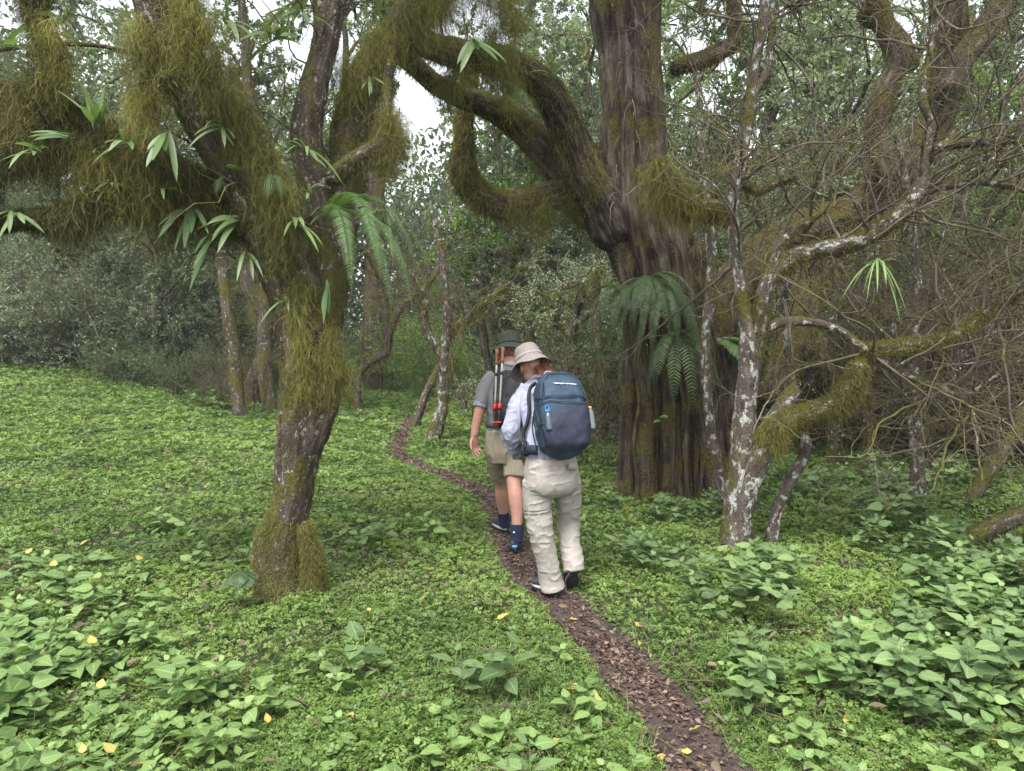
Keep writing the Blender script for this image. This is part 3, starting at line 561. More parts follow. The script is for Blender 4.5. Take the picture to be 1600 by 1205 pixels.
beard(yl, [sp(605, 210, Y1 + .2), sp(615, 230, Y1 + .2), sp(620, 200, Y1 + .25), sp(600, 240, Y1 + .15)], mb, 420, .30, .030)
beard(yl, [sp(640, 20, Y1 + .55), sp(600, 60, Y1 + .5), sp(670, 0, Y1 + .6), sp(560, 110, Y1 + .4), sp(540, 120, Y1 + .4), sp(700, -20, Y1 + .6)], mb, 420, .34, .05)
beard(yl, [sp(690, 15, Y1 + .6), sp(770, -15, Y1 + .7), sp(790, 0, Y1 + .7), sp(740, -30, Y1 + .6), sp(800, 30, Y1 + .8)], mb, 330, .36, .035)
part('moss', ms, M['moss_dark'], T1, False); tag(part('moss_beard', yl, M['moss'], T1, False), 'long yellow-olive hanging moss')
# bare twigs hanging out of the left tree
P0 = np.stack([cr(t1[10:, :3], n=2)[:12], cr(st2[2:, :3], n=2)[:12]], 0)
B1, i1, l1 = branch(P0, 14, 1.1, .85, -.02, .28, 9, rs(30), .3, 1); B2, i2, l2 = branch(B1, 4, .45, .6, -.1, .3, 6, rs(31))
V, Q = tubes(B1, taper(len(B1), 9, .007, .002), 5); tw.add(V, Q); V, Q = tubes(B2, taper(len(B2), 6, .0028, .001), 3); tw.add(V, Q)
part('twig', tw, M['twig_dk'], T1)
def shade_crown(root, ends, L1, L2, per, leafL, m, seed, zmin):  # crown mostly above the frame, added to shade the trunk and upper boughs
    r = rs(seed); P = np.array([[e + (np.array([0, 0, 1.]) * .8 + np.array([*r.normal(0, .2, 2), 0])) * k / 5 for k in range(6)] for e in ends])
    B1, _, _ = branch(P, 9, L1, .75, .2, .2, 8, r, .0, 1); B2, _, _ = branch(B1, 7, L2, .65, .1, .22, 6, r, .2, 1); k = B2[:, :, 2].min(1) > zmin; B2 = B2[k]
    a = Acc(); V, Q = tubes(P, taper(len(P), 6, .08, .05), 8); a.add(V, Q, None, V); V, Q = tubes(B1, taper(len(B1), 8, .035, .008), 5); a.add(V, Q, None, V); V, Q = tubes(B2, taper(len(B2), 6, .008, .003), 3); a.add(V, Q, None, V)
    part('branches', a, M['twig_dk'], root); c = Acc(); V, Q, cc = leaves_on(B2, per, leafL, leafL * .5, r, .1, off=.06); c.add(V, Q, cc); part('crown', c, m, root, False)
shade_crown(T1, [t1[-1][:3] + [0, 0, .3], st2[-1][:3], st3[-1][:3]], 1.7, .9, 70, .075, M['canopy'], 601, 3.5)

# ------------------------------------------------------------------ big fluted trunk tree
T2, p2 = tree_root('fluted_tree', 'massive reddish tree with many fused fluted stems and arching mossy limbs', 'tree', 1040, 775)
Y2 = p2[1]; tk = Acc(); ms = Acc(); LL = []
def S2(rows, n=26, rough=.14, fl=.14, nfl=6, seed=0, step=.04, m=1): l = addlimb(tk, limb(PL(rows, Y2), int(n * 1.7), step, rough, fl, nfl, seed)); LL.append(l); return l
S2([(976, 800, 20, Y2 - .1), (978, 740, 14, Y2 - .1), (982, 660, 13, Y2 - .1), (985, 560, 12, Y2 - .08), (984, 470, 13, Y2 - .05), (976, 400, 16, Y2), (968, 340, 22, Y2), (966, 270, 22, Y2)], 16, seed=1)
S2([(1006, 800, 18, Y2 - .28), (1008, 740, 12, Y2 - .25), (1010, 650, 11, Y2 - .22), (1001, 560, 11, Y2 - .2), (988, 470, 12, Y2 - .15), (972, 390, 14, Y2 - .1), (965, 330, 14, Y2 - .05)], 16, seed=2)
S2([(1054, 805, 24, Y2 - .3), (1053, 740, 16, Y2 - .25), (1050, 650, 14, Y2 - .2), (1050, 560, 15, Y2 - .18), (1052, 480, 19, Y2 - .15), (1042, 410, 27, Y2 - .1), (1022, 350, 30, Y2 - .05), (1012, 290, 28, Y2)], 26, .16, .2, seed=3)
S2([(1134, 820, 16, Y2 - .45), (1117, 760, 12, Y2 - .4), (1100, 690, 11, Y2 - .35), (1087, 600, 13, Y2 - .3), (1080, 520, 16, Y2 - .25), (1070, 450, 17, Y2 - .2), (1050, 370, 22, Y2 - .1), (1030, 320, 20, Y2)], 18, seed=4)
S2([(1030, 790, 8, Y2 + .5), (1031, 700, 5, Y2 + .45), (1028, 600, 6, Y2 + .4), (1022, 500, 10, Y2 + .2), (1010, 400, 22, Y2)], 14, seed=5)
S2([(1080, 800, 8, Y2 + .3), (1076, 700, 5, Y2 + .3), (1070, 600, 6, Y2 + .2), (1064, 500, 12, Y2 + .05)], 12, seed=6)
S2([(1146, 805, 12, Y2 - .3), (1128, 740, 10, Y2 - .25), (1116, 660, 10, Y2 - .2), (1108, 580, 11, Y2 - .1), (1100, 500, 14, Y2), (1085, 430, 14, Y2)], 12, seed=7)
S2([(1020, 800, 10, Y2 + .8), (1022, 700, 8, Y2 + .75), (1030, 600, 10, Y2 + .7), (1042, 500, 24, Y2 + .5), (1040, 420, 50, Y2 + .25), (1015, 350, 48, Y2 + .15), (1005, 280, 40, Y2 + .1)], 48, .14, .3, 9, seed=8)
S2([(1135, 800, 20, Y2 + .5), (1132, 700, 17, Y2 + .5), (1128, 600, 20, Y2 + .45), (1128, 520, 36, Y2 + .35), (1142, 460, 34, Y2 + .35), (1185, 405, 32, Y2 + .4), (1240, 368, 29, Y2 + .4), (1300, 345, 26, Y2 + .4), (1355, 315, 25, Y2 + .4), (1400, 275, 27, Y2 + .4), (1440, 225, 26, Y2 + .4), (1468, 170, 26, Y2 + .4), (1485, 90, 24, Y2 + .4), (1482, 0, 25, Y2 + .3), (1470, -120, 22, Y2 + .4)], 34, .14, .10, 7, seed=9)
U1 = S2([(1025, 540, 14, Y2 + .1), (1012, 470, 26, Y2 + .08), (998, 400, 38, Y2 + .05), (985, 330, 40, Y2), (982, 250, 37, Y2), (980, 170, 35, Y2), (975, 90, 35, Y2), (966, 0, 37, Y2), (958, -100, 36, Y2), (950, -240, 30, Y2)], 48, .15, .34, 8, seed=10)
S2([(1022, 340, 26, Y2 + .1), (1018, 250, 22, Y2 + .08), (1016, 170, 21, Y2 + .05), (1010, 90, 22, Y2 + .05), (1008, 0, 22, Y2 + .1), (1010, -100, 20, Y2 + .1), (1030, -220, 14, Y2 + .2)], 22, .12, .15, 5, seed=11)
arch1 = S2([(975, 390, 40, Y2), (945, 330, 38, Y2 - .05), (915, 280, 29, Y2 - .15), (892, 225, 26, Y2 - .3), (872, 175, 25, Y2 - .5), (845, 130, 23, Y2 - .7), (805, 103, 21, Y2 - .9), (755, 92, 21, Y2 - 1.1), (705, 82, 21, Y2 - 1.3), (660, 68, 20, Y2 - 1.5), (625, 40, 19, Y2 - 1.6), (610, 0, 22, Y2 - 1.7), (600, -90, 18, Y2 - 1.8)], 30, .16, .12, 5, seed=12)
arch2 = S2([(965, 370, 30, Y2 + .1), (922, 318, 27, Y2 + .05), (880, 270, 26, Y2), (845, 228, 24, Y2 - .1), (805, 190, 21, Y2 - .2), (765, 168, 18, Y2 - .4), (720, 152, 16, Y2 - .6), (680, 132, 15, Y2 - .8), (640, 95, 16, Y2 - 1.), (600, 60, 14, Y2 - 1.2)], 26, .18, .1, 5, seed=13)
S2([(955, 320, 22, Y2 + .1), (925, 262, 18, Y2 + .1), (905, 215, 16, Y2 + .1), (892, 175, 14, Y2 - .1)], 18, .16, .1, 4, seed=19)
hook = S2([(935, 350, 24, Y2 + .1), (900, 315, 22, Y2), (865, 305, 20, Y2 - .1), (820, 318, 20, Y2 - .15), (780, 320, 20, Y2 - .2), (745, 302, 21, Y2 - .2), (722, 268, 20, Y2 - .2), (724, 225, 15, Y2 - .2), (728, 170, 13, Y2 - .2), (735, 110, 12, Y2 - .2)], 22, .22, .05, 4, seed=14)
rb = S2([(1045, 110, 12, Y2 + .1), (1090, 95, 13, Y2 + .1), (1130, 78, 13, Y2 + .1), (1150, 60, 11, Y2 + .1), (1145, 0, 10, Y2 + .1), (1150, -90, 8, Y2)], 14, .2, .05, 4, seed=15)
S2([(1470, 150, 20, Y2 + .1), (1505, 90, 18, Y2 + .1), (1545, 40, 20, Y2 + .1), (1580, -20, 20, Y2 + .1), (1620, -120, 16, Y2)], 20, .2, .08, 4, seed=16)
S2([(1385, 290, 22, Y2), (1372, 220, 17, Y2 + .1), (1380, 150, 17, Y2 + .1), (1400, 95, 16, Y2 + .1), (1375, 20, 14, Y2 + .1), (1350, -80, 12, Y2)], 18, .2, .08, 4, seed=17)
S2([(1425, 115, 12, Y2 + .15), (1410, 70, 12, Y2 + .15), (1380, 40, 12, Y2 + .2), (1340, 20, 10, Y2 + .2)], 14, .2, .08, 4, seed=18)
leg = S2([(1205, 640, 22, Y2 - .6), (1225, 570, 22, Y2 - .4), (1248, 500, 24, Y2 - .2), (1270, 440, 24, Y2), (1290, 380, 26, Y2)], 22, .2, .08, 4, seed=20)
part('trunk', tk, M['bark_red'], T2)
g2 = rs(24)
mg = Acc()
for l in LL[:9]: moss(ms, l, g2, fuzz=int(6000), Lf=.020, w=.005, th=.36)
moss(ms, arch1, g2, fuzz=15000, hang=2200, Lf=.024, Lh=.22, w=.005, th=.42, t0=.15, top=.12); moss(ms, arch2, g2, fuzz=11000, hang=1500, Lf=.024, Lh=.16, w=.005, th=.42, top=.12)
moss(ms, hook, g2, fuzz=16000, hang=2600, Lf=.03, Lh=.24, w=.005, th=.30); moss(mg, LL[8], g2, fuzz=18000, hang=2200, Lf=.03, Lh=.18, w=.005, th=.30, t0=.25)
for l in LL[14:]: moss(mg, l, g2, fuzz=3500, hang=400, Lf=.03, Lh=.15, w=.005, th=.36)
moss(ms, leg, g2, fuzz=3000, hang=900, Lf=.04, Lh=.2, w=.005, th=.4); moss(ms, U1, g2, fuzz=2600, hang=200, Lf=.03, w=.005, th=.56)
part('moss', ms, M['moss'], T2, False); part('moss', mg, M['moss_grn'], T2, False)
bm_ = Acc(); beard(bm_, [sp(*q) for q in [(770, 110, Y2 - 1.15), (795, 130, Y2 - 1.1), (720, 110, Y2 - 1.3), (700, 130, Y2 - 1.3), (810, 320, Y2 - .3), (850, 330, Y2 - .3), (835, 345, Y2 - .3), (780, 90, Y2 - 1.2), (765, 60, Y2 - 1.3)]], g2, 260, .34, .035, .004)
tag(part('moss_beard', bm_, M['moss'], T2, False), 'yellow-green hanging moss')
ro = Acc(); q0 = rs(88)
for k in range(14):
    x0 = q0.uniform(985, 1120); x1 = x0 + q0.uniform(-12, 26); dy = q0.uniform(-.35, .1); addlimb(ro, limb(PL([(x0 + (x1 - x0) * t + q0.normal(0, 3.5), 380 + 440 * t, q0.uniform(2.2, 5.), Y2 + dy - .15 * t) for t in np.linspace(0, 1, 8)], Y2), 8, .06, .2, 0, 3, k))
part('aerial_root', ro, M['bark_red'], T2)['kind'] = 'stuff'
# pale strap-like aerial roots and dead fronds down the dark side
ar = Acc(); q_ = rs(25); n = 55; px = q_.uniform(958, 1000, n); py = q_.uniform(-20, 340, n); p = np.array([A(a, b, Y2 - .30) for a, b in zip(px, py)])
strands(ar, p, np.tile(cy, (n, 1)), q_.uniform(.1, .35, n), .008, q_, K=7, grav=.8, out=.15, wig=.2, cb=q_.uniform(.4, 1, n)); part('dead_frond', ar, plain('dead_frond', (.13, .14, .11), .8, 20), T2, False)

shade_crown(T2, [A(955, -240, Y2), A(1470, -120, Y2 + .4), A(1030, -220, Y2), A(1620, -120, Y2), A(760, -200, Y2 - 1)], 2.8, 1.3, 70, .09, M['canopy'], 602, 6.2)
# ------------------------------------------------------------------ pale lichened tree
T3, p3 = tree_root('pale_lichened_tree', 'slender forked tree with white lichen blotches right of the fluted trunk', 'tree', 1148, 862)
Y3 = p3[1]; tk = Acc(); ms = Acc(); LM = []
def S3(rows, n=16, rough=.14, seed=0, mz=None, step=.04): l = addlimb(tk, limb(PL(rows, Y3), n, step, rough, 0, 4, seed)); LM.append(l); return l
S3([(1146, 900, 30, Y3), (1148, 860, 25, Y3), (1152, 800, 22, Y3), (1158, 740, 20, Y3), (1162, 680, 19, Y3), (1166, 620, 17, Y3), (1172, 560, 17, Y3 - .02), (1168, 510, 14, Y3 - .03), (1158, 460, 10, Y3 - .04), (1150, 400, 9, Y3 - .05), (1146, 340, 9, Y3 - .05), (1152, 280, 9, Y3 - .05), (1163, 220, 9, Y3), (1174, 160, 9, Y3), (1180, 90, 9, Y3), (1192, 40, 8, Y3), (1198, -60, 7, Y3), (1210, -180, 5, Y3)], 20, seed=31)
fk = S3([(1172, 570, 15, Y3), (1184, 520, 13, Y3 - .05), (1192, 470, 12, Y3 - .1), (1205, 430, 13, Y3 - .1), (1240, 402, 13, Y3 - .1), (1290, 388, 12, Y3 - .15), (1340, 378, 12, Y3 - .2), (1385, 352, 12, Y3 - .2), (1418, 325, 12, Y3 - .2), (1440, 290, 10, Y3 - .2), (1450, 240, 9, Y3 - .2), (1490, 226, 8, Y3 - .3), (1540, 222, 7, Y3 - .3), (1620, 212, 5, Y3 - .3)], 16, seed=32)
S3([(1430, 305, 8, Y3 - .2), (1480, 290, 7, Y3 - .25), (1540, 285, 6, Y3 - .3), (1620, 300, 5, Y3 - .3)], 12, seed=33)
S3([(1450, 250, 8, Y3 - .2), (1458, 200, 7, Y3 - .2), (1440, 150, 6, Y3 - .2), (1455, 80, 6, Y3 - .2), (1462, 0, 5, Y3 - .2), (1450, -80, 4, Y3 - .2)], 12, seed=34)
S3([(1195, 470, 9, Y3 - .1), (1215, 385, 9, Y3 - .1), (1252, 350, 8, Y3 - .1), (1280, 335, 5, Y3 - .1), (1300, 310, 4, Y3 - .1)], 12, seed=35)
low = S3([(1152, 830, 17, Y3), (1168, 770, 17, Y3 - .05), (1188, 715, 17, Y3 - .1), (1208, 672, 17, Y3 - .12), (1235, 655, 16, Y3 - .15), (1270, 645, 15, Y3 - .2), (1305, 630, 14, Y3 - .2), (1332, 598, 13, Y3 - .2), (1345, 560, 12, Y3 - .2)], 18, seed=36)
bow = S3([(1335, 545, 8, Y3 - .15), (1365, 546, 10, Y3 - .2), (1410, 541, 10, Y3 - .25), (1460, 532, 9, Y3 - .3), (1510, 510, 8, Y3 - .3), (1560, 478, 7, Y3 - .3), (1620, 440, 6, Y3 - .3)], 14, seed=37)
S3([(1200, 520, 8, Y3 - .1), (1215, 505, 8, Y3 - .1), (1260, 503, 7, Y3 - .1), (1310, 515, 6, Y3 - .15), (1350, 545, 6, Y3 - .2), (1395, 575, 5, Y3 - .2), (1450, 600, 4, Y3 - .2), (1500, 622, 3.5, Y3 - .2), (1540, 690, 3, Y3 - .2)], 12, seed=38)
S3([(1152, 280, 7, Y3), (1185, 300, 5, Y3), (1205, 290, 5, Y3), (1245, 275, 4, Y3)], 10, seed=39)
crt = S3([(1152, 345, 8, Y3 - .05), (1120, 322, 9, Y3), (1085, 318, 9, Y3), (1050, 290, 6, Y3), (1030, 250, 4, Y3)], 12, seed=42)
S3([(1176, 150, 7, Y3), (1198, 110, 6, Y3), (1206, 50, 6, Y3), (1205, -30, 5, Y3)], 12, seed=40)
stub = S3([(1190, 700, 15, Y3 - .05), (1212, 655, 15, Y3), (1235, 618, 13, Y3), (1248, 602, 10, Y3)], 14, seed=41)
part('trunk', tk, M['bark_white'], T3)
g3 = rs(26); moss(ms, low, g3, fuzz=12000, hang=4200, Lf=.03, Lh=.16, w=.004, th=.2, under=.5, t0=.42); moss(ms, bow, g3, fuzz=6000, hang=700, Lf=.035, Lh=.08, w=.004, th=.25)
moss(ms, fk, g3, fuzz=9000, hang=900, Lf=.028, Lh=.1, w=.004, th=.38); moss(ms, LM[0], g3, fuzz=5000, Lf=.02, w=.004, th=.55)
moss(ms, crt, g3, fuzz=1500, hang=3200, Lf=.02, Lh=.50, w=.0035, th=.25, under=.3, ho=.08)
for l in LM[2:5] + [LM[7], LM[8]]: moss(ms, l, g3, fuzz=1500, hang=100, Lf=.022, Lh=.08, w=.004, th=.45)
part('moss', ms, M['moss_grn'], T3, False)
# curving bare branches over the whole upper right
tw = Acc(); r3 = rs(27)
def rl(l, m=10): C = l['C']; return C[np.linspace(0, len(C) - 1, m).astype(int)]
P0 = np.stack([rl(LM[k]) for k in (0, 0, 1, 1, 2, 3, 4, 6, 7, 7, 10)], 0)
B1, i1, l1 = branch(P0, 14, 1.6, .75, .10, .17, 15, r3, .4, 1); B2, i2, l2 = branch(B1, 6, .75, .6, .05, .2, 9, r3, .15, 1); B3, i3, l3 = branch(B2, 3, .35, .6, .03, .22, 6, r3, .2, 1)
for B, a, b, n in ((B1, .012, .0035, 6), (B2, .0045, .0018, 4), (B3, .0024, .0011, 3)): V, Q = tubes(B, taper(len(B), B.shape[1], a, b), n); tw.add(V, Q, None, np.tile(np.array([.02, .01, 0]), (len(V), 1)) + V * .3)
part('twig', tw, M['twig'], T3)

# smaller trees near it
def small_tree(name, label, rows, Y, px, py, m='bark_white', fuzz=1500, hang=200, mossm='moss_grn', twn=0, seed=0, extra=(), Lh=.12, tw=(.5, .25), n=12, w=.004, up=.1):
    p = G(px, py); Yb = p[1] if Y is None else Y; T = thing(name, label, 'tree', p); a = Acc(); s = Acc(); r = rs(seed); ls = []
    for rr in (rows,) + tuple(extra): ls.append(addlimb(a, limb(PL([(x, y, q, Yb + (z[0] if z else 0)) for x, y, q, *z in rr], Yb), n, .04, .15, 0, 4, seed)))
    part('trunk', a, M[m], T)
    if fuzz:
        for l in ls: moss(s, l, r, fuzz=fuzz, hang=hang, Lf=.03, Lh=Lh, w=w, th=.42)
        part('moss', s, M[mossm], T, False)
    if twn:
        t = Acc(); B1, _, _ = branch(np.stack([rl(l) for l in ls]), twn, tw[0], .75, up, .22, 9, r, .3, 1); B2, _, _ = branch(B1, 5, tw[1], .6, .03, .24, 7, r)
        V, Q = tubes(B1, taper(len(B1), 9, .008, .002), 5); t.add(V, Q); V, Q = tubes(B2, taper(len(B2), 7, .003, .0012), 3); t.add(V, Q); part('twig', t, M['twig'], T)
    return T, ls
small_tree('slender_tree', 'thin white-barked stem leaning against the fluted trunk', [(1140, 815, 8, -.1), (1132, 760, 8), (1117, 710, 9), (1108, 650, 8), (1103, 580, 8), (1104, 520, 8), (1110, 460, 9), (1112, 400, 8), (1106, 330, 8), (1100, 280, 6), (1090, 200, 4)], Y2 - .9, 1138, 822, seed=51, fuzz=2200, twn=6, hang=0)
small_tree('crooked_tree', 'thin crooked stem with a knotted bend right of the pale tree', [(1196, 870, 11), (1205, 845, 10), (1215, 795, 9), (1238, 745, 9), (1257, 712, 9), (1256, 685, 9), (1246, 660, 7), (1238, 600, 6), (1228, 520, 5), (1226, 430, 5), (1222, 330, 4)], None, 1198, 858, seed=52, fuzz=500, twn=3, hang=0,
           extra=([(1200, 870, 6), (1180, 845, 5), (1165, 815, 4), (1150, 790, 3)],))
small_tree('slim_grey_tree', 'slim upright grey trunk with twiggy crown on the right', [(1440, 835, 10), (1438, 780, 9), (1436, 720, 8), (1431, 640, 7), (1428, 560, 7), (1436, 470, 6), (1428, 380, 6), (1418, 300, 5), (1400, 200, 4)], None, 1440, 822, m='bark_white', seed=53, fuzz=500, twn=26, tw=(1.1, .5), hang=40,
           extra=([(1426, 820, 6), (1428, 750, 6), (1425, 680, 5), (1410, 600, 4), (1395, 500, 4)], [(1434, 700, 5), (1475, 640, 4), (1540, 600, 4), (1620, 540, 3)], [(1432, 600, 5), (1500, 560, 4), (1560, 520, 4)]))
small_tree('leaning_tree', 'dark slanting trunk at the right edge', [(1505, 800, 12), (1535, 750, 11), (1568, 705, 11), (1600, 655, 11), (1640, 560, 10), (1650, 400, 8)], None, 1505, 790, m='bark_moss', seed=54, fuzz=1200, twn=16, tw=(1.2, .6))
T, lg = small_tree('fallen_log', 'mossy bent log rising from the ground at the right edge', [(1500, 900, 18), (1492, 868, 17), (1508, 846, 15), (1545, 826, 14), (1590, 808, 14), (1650, 790, 14), (1760, 760, 12)], None, 1496, 862, m='bark_moss', seed=55, fuzz=4000, hang=100, Lh=.05, mossm='moss_dark')
T['category'] = 'log'
small_tree('dead_stump', 'short reddish dead stub at the lower right edge', [(1588, 935, 14), (1596, 900, 15), (1606, 870, 12)], None, 1590, 930, m='bark_red', seed=56, fuzz=200, hang=0)[0]['category'] = 'stump'
for q, (x_, y_, lb_) in enumerate([(1352, 735, 'thin dark trunk standing behind the yellow moss bough'), (1300, 728, 'thin dark trunk just right of the crooked tree'), (1545, 745, 'thin dark trunk in the thicket near the right edge'), (935, 700, 'thin vine-wrapped trunk left of the fluted stems')]):
    r_ = rs(700 + q); sc_ = 1.3 if q < 3 else 1.0
    small_tree('understory_tree', lb_, [(x_, y_ + 12, 8 * sc_), (x_ + 4, y_ - 50, 7 * sc_), (x_ + r_.normal(0, 14), y_ - 120, 7 * sc_), (x_ + r_.normal(0, 22), y_ - 190, 6 * sc_), (x_ + r_.normal(0, 30), y_ - 290, 5), (x_ + r_.normal(0, 40), y_ - 380, 4)], None, x_, y_, m='bark_moss', seed=710 + q, fuzz=2500, hang=700, w=.008, Lh=.35, twn=22, tw=(1.5, .7), mossm='moss')
# middle distance trees by the path
small_tree('twisted_tree', 'small twisted mossy tree with forked crown beside the path', [(668, 705, 10, 0), (680, 672, 12), (690, 640, 10), (692, 600, 8), (694, 550, 7), (700, 500, 7), (696, 455, 6), (690, 400, 5), (672, 320, 4)], None, 670, 692, seed=57, fuzz=2200, hang=500, twn=30, tw=(1.6, .8), w=.009, Lh=.3,
           extra=([(694, 560, 7), (675, 530, 7), (662, 500, 6), (665, 460, 5), (640, 420, 4)], [(696, 520, 6), (725, 500, 5), (760, 470, 5), (800, 440, 4)]))
small_tree('slanting_sapling', 'thin sapling slanting right just left of the twisted tree', [(646, 675, 7), (656, 640, 7), (670, 605, 6), (688, 570, 5), (705, 520, 4)], None, 648, 668, seed=58, fuzz=800, hang=0, w=.008, m='bark_moss')
small_tree('slanting_sapling', 'thin sapling slanting left between the twisted tree and the hikers', [(728, 655, 5), (722, 615, 5), (706, 575, 5), (700, 520, 4)], None, 728, 645, seed=59, fuzz=800, hang=0, w=.008, m='bark_moss', twn=6, tw=(1.5, .7))
small_tree('hooked_tree', 'dark mossy tree with hooked bough left of the path behind', [(560, 650, 8), (559, 610, 6), (562, 582, 6), (585, 562, 6), (603, 548, 7), (608, 520, 7), (625, 480, 6), (650, 462, 5), (680, 430, 4), (700, 380, 3)], None, 560, 641, seed=60, fuzz=2500, hang=700, w=.009, Lh=.35, m='bark_moss', twn=26, tw=(1.8, .9),
           extra=([(606, 530, 7), (600, 470, 6), (590, 420, 6), (560, 380, 5)],))
small_tree('red_barked_tree', 'distant straight reddish trunk behind the hooked tree', [(582, 618, 17), (580, 560, 15), (583, 480, 14), (588, 380, 13), (590, 250, 12), (600, 80, 9), (610, -80, 7)], None, 582, 610, m='bark_red', seed=61, fuzz=0, n=20)
small_tree('mossy_stump_tree', 'leaning mossy trunk with draped moss behind the near left tree', [(392, 640, 14), (400, 595, 16), (420, 560, 20), (425, 500, 24), (400, 440, 22), (395, 380, 20), (390, 300, 16)], None, 385, 632, m='bark_moss', seed=62, fuzz=5000, hang=2500, w=.007, Lh=.5, mossm='moss', n=18,
           extra=([(418, 560, 12), (440, 545, 10), (455, 530, 8)],))
small_tree('mossy_post_tree', 'broken mossy trunk in brush left of the draped tree', [(378, 665, 11), (372, 620, 10), (368, 570, 10), (358, 500, 10), (352, 450, 9), (345, 390, 8)], None, 376, 655, m='bark_moss', seed=63, fuzz=2500, hang=400, w=.007, Lh=.2, mossm='moss', twn=22, tw=(1., .5))

# ------------------------------------------------------------------ background trees and thickets (prototypes, then copies)
def bg_tree(seed, H, tr, cr_, nl, per, leafL, m, label, cat='tree', name='forest_tree', base=.25, nsub=6, ntw=5, up=.1, mossn=0, barkm='bark_moss', fill=1):
    r = rs(seed); T = thing(name, label, cat, (0, 0, 0)); K = 12; d = nrm(np.array([r.normal(0, .08), r.normal(0, .08), 1])); P = [np.array([0, 0, -.3])]
    for j in range(K - 1): P.append(P[-1] + d * (H * .88) / (K - 1)); d = nrm(d + np.array([*r.normal(0, .10, 2), .06]))
    P = np.array(P)[None]; B1, i1, l1 = branch(P, nl, cr_ * .85, .72, .12, .2, 8, r, base, 1, .4); B2, i2, l2 = branch(B1, nsub, cr_ * .45, .62, .06, .2, 6, r, .25, 1); B3, i3, l3 = branch(B2, ntw, cr_ * .22, .6, .05, .22, 5, r, .2, 1)
    a = Acc(); V, Q = tubes(P, taper(1, K, tr, tr * .35), 14); Rr = fbm(V, 2.2, seed) - .5; a.add(V + nrm(V - np.array([0, 0, 1]) * V[:, 2:]) * (Rr * tr * .6)[:, None] * np.array([1, 1, 0]), Q, None, V)
    V, Q = tubes(B1, taper(len(B1), 8, tr * .34, tr * .08), 6); a.add(V, Q, None, V); V, Q = tubes(B2, taper(len(B2), 6, tr * .10, .012), 4); a.add(V, Q, None, V); V, Q = tubes(B3, taper(len(B3), 5, .011, .005), 3); a.add(V, Q, None, V)
    part('trunk', a, M[barkm], T); c = Acc(); V, Q, cc = leaves_on(B3, per, leafL, leafL * .5, r); c.add(V, Q, cc)
    V, Q, cc = leaves_on(B2, per, leafL, leafL * .5, r, .4); c.add(V, Q, cc)
    part('crown', c, m, T, False)
    if mossn:
        s = Acc(); n = mossn; idx = r.integers(0, len(B1), n); k = r.integers(1, 7, n); p = B1[idx, k] + r.normal(0, .05, (n, 3)); strands(s, p, nrm(r.normal(size=(n, 3))), r.uniform(.15, .6, n), .012, r, K=6, grav=.6, out=.3, wig=.3); part('moss', s, M['moss'], T, False)
    return T
def thicket(seed, w, h, n0, m, label, name='bare_thicket', leaf=0, lm=None, r0=.02, wig=.24, leafL=.05, per=8, up=.25, stems=7, ntw=(9, 6, 3)):
    r = rs(seed); T = thing(name, label, 'thicket' if 'thicket' in name else 'bush', (0, 0, 0)); K = 8; P = []
    for s in range(stems):
        p = np.array([r.normal(0, w * .28), r.normal(0, w * .28), -.05]); d = nrm(np.array([r.normal(0, .35), r.normal(0, .35), 1])); q = [p]
        for j in range(K - 1): q.append(q[-1] + d * h * r.uniform(.8, 1.1) / K); d = nrm(d + r.normal(0, .16, 3))
        P.append(q)
    P = np.array(P); B1, _, _ = branch(P, ntw[0], w * .55, .7, up, wig, 10, r, .1, 1); B2, _, _ = branch(B1, ntw[1], w * .32, .65, .08, wig, 7, r, .1, 1); B3, _, _ = branch(B2, ntw[2], w * .16, .6, .03, wig, 5, r, .1, 1)
    a = Acc()
    for B, x, y, n in ((P, r0, r0 * .4, 7), (B1, r0 * .4, .004, 5), (B2, .0055, .0025, 3), (B3, .003, .0018, 3)): V, Q = tubes(B, taper(len(B), B.shape[1], x, y), n); a.add(V, Q, None, V)
    part('stem', a, M[m], T)
    if leaf:
        c = Acc(); V, Q, cc = leaves_on(B3, per, leafL, leafL * .48, r, .1); c.add(V, Q, cc); V, Q, cc = leaves_on(B2, per // 2, leafL, leafL * .48, r, .3); c.add(V, Q, cc); part('foliage', c, lm, T, False)
    return T
placed = {}
LMK = [(-200, 'beyond the left frame edge'), (-80, 'left of the lowest mossy bough'), (0, 'below the left end of the mossy bough'), (60, 'behind the far left moss curtain'), (110, 'below the upright strap-leaved clump'), (160, 'left of the hanging beard'), (200, 'under the middle of the left bough'),
       (250, 'under the dark strap leaves'), (300, 'left of the broken mossy trunk'), (345, 'behind the broken mossy trunk'), (400, 'just left of the near trunk'), (500, 'hidden behind the near trunk'), (560, 'behind the large feathery fern'), (625, 'between the hooked and twisted trees'), (680, 'behind the twisted tree'),
       (740, 'between twisted tree and hikers'), (790, 'behind the man in the olive hat'), (840, 'behind the woman in the beige hat'), (885, 'right of the blue-grey backpack'), (935, 'just left of the fluted trunk'), (1010, 'behind the fluted trunk'), (1100, 'behind the leaning white stem'), (1165, 'behind the pale lichened tree'),
       (1215, 'behind the crooked tree'), (1270, 'below the yellow moss bough'), (1350, 'under the end of the moss bough'), (1415, 'left of the slim grey trunk'), (1460, 'right of the slim grey trunk'), (1510, 'left of the slanting dark trunk'), (1570, 'behind the slanting dark trunk'), (1630, 'at the right frame edge'), (9999, 'beyond the right frame edge')]
seenl = {}
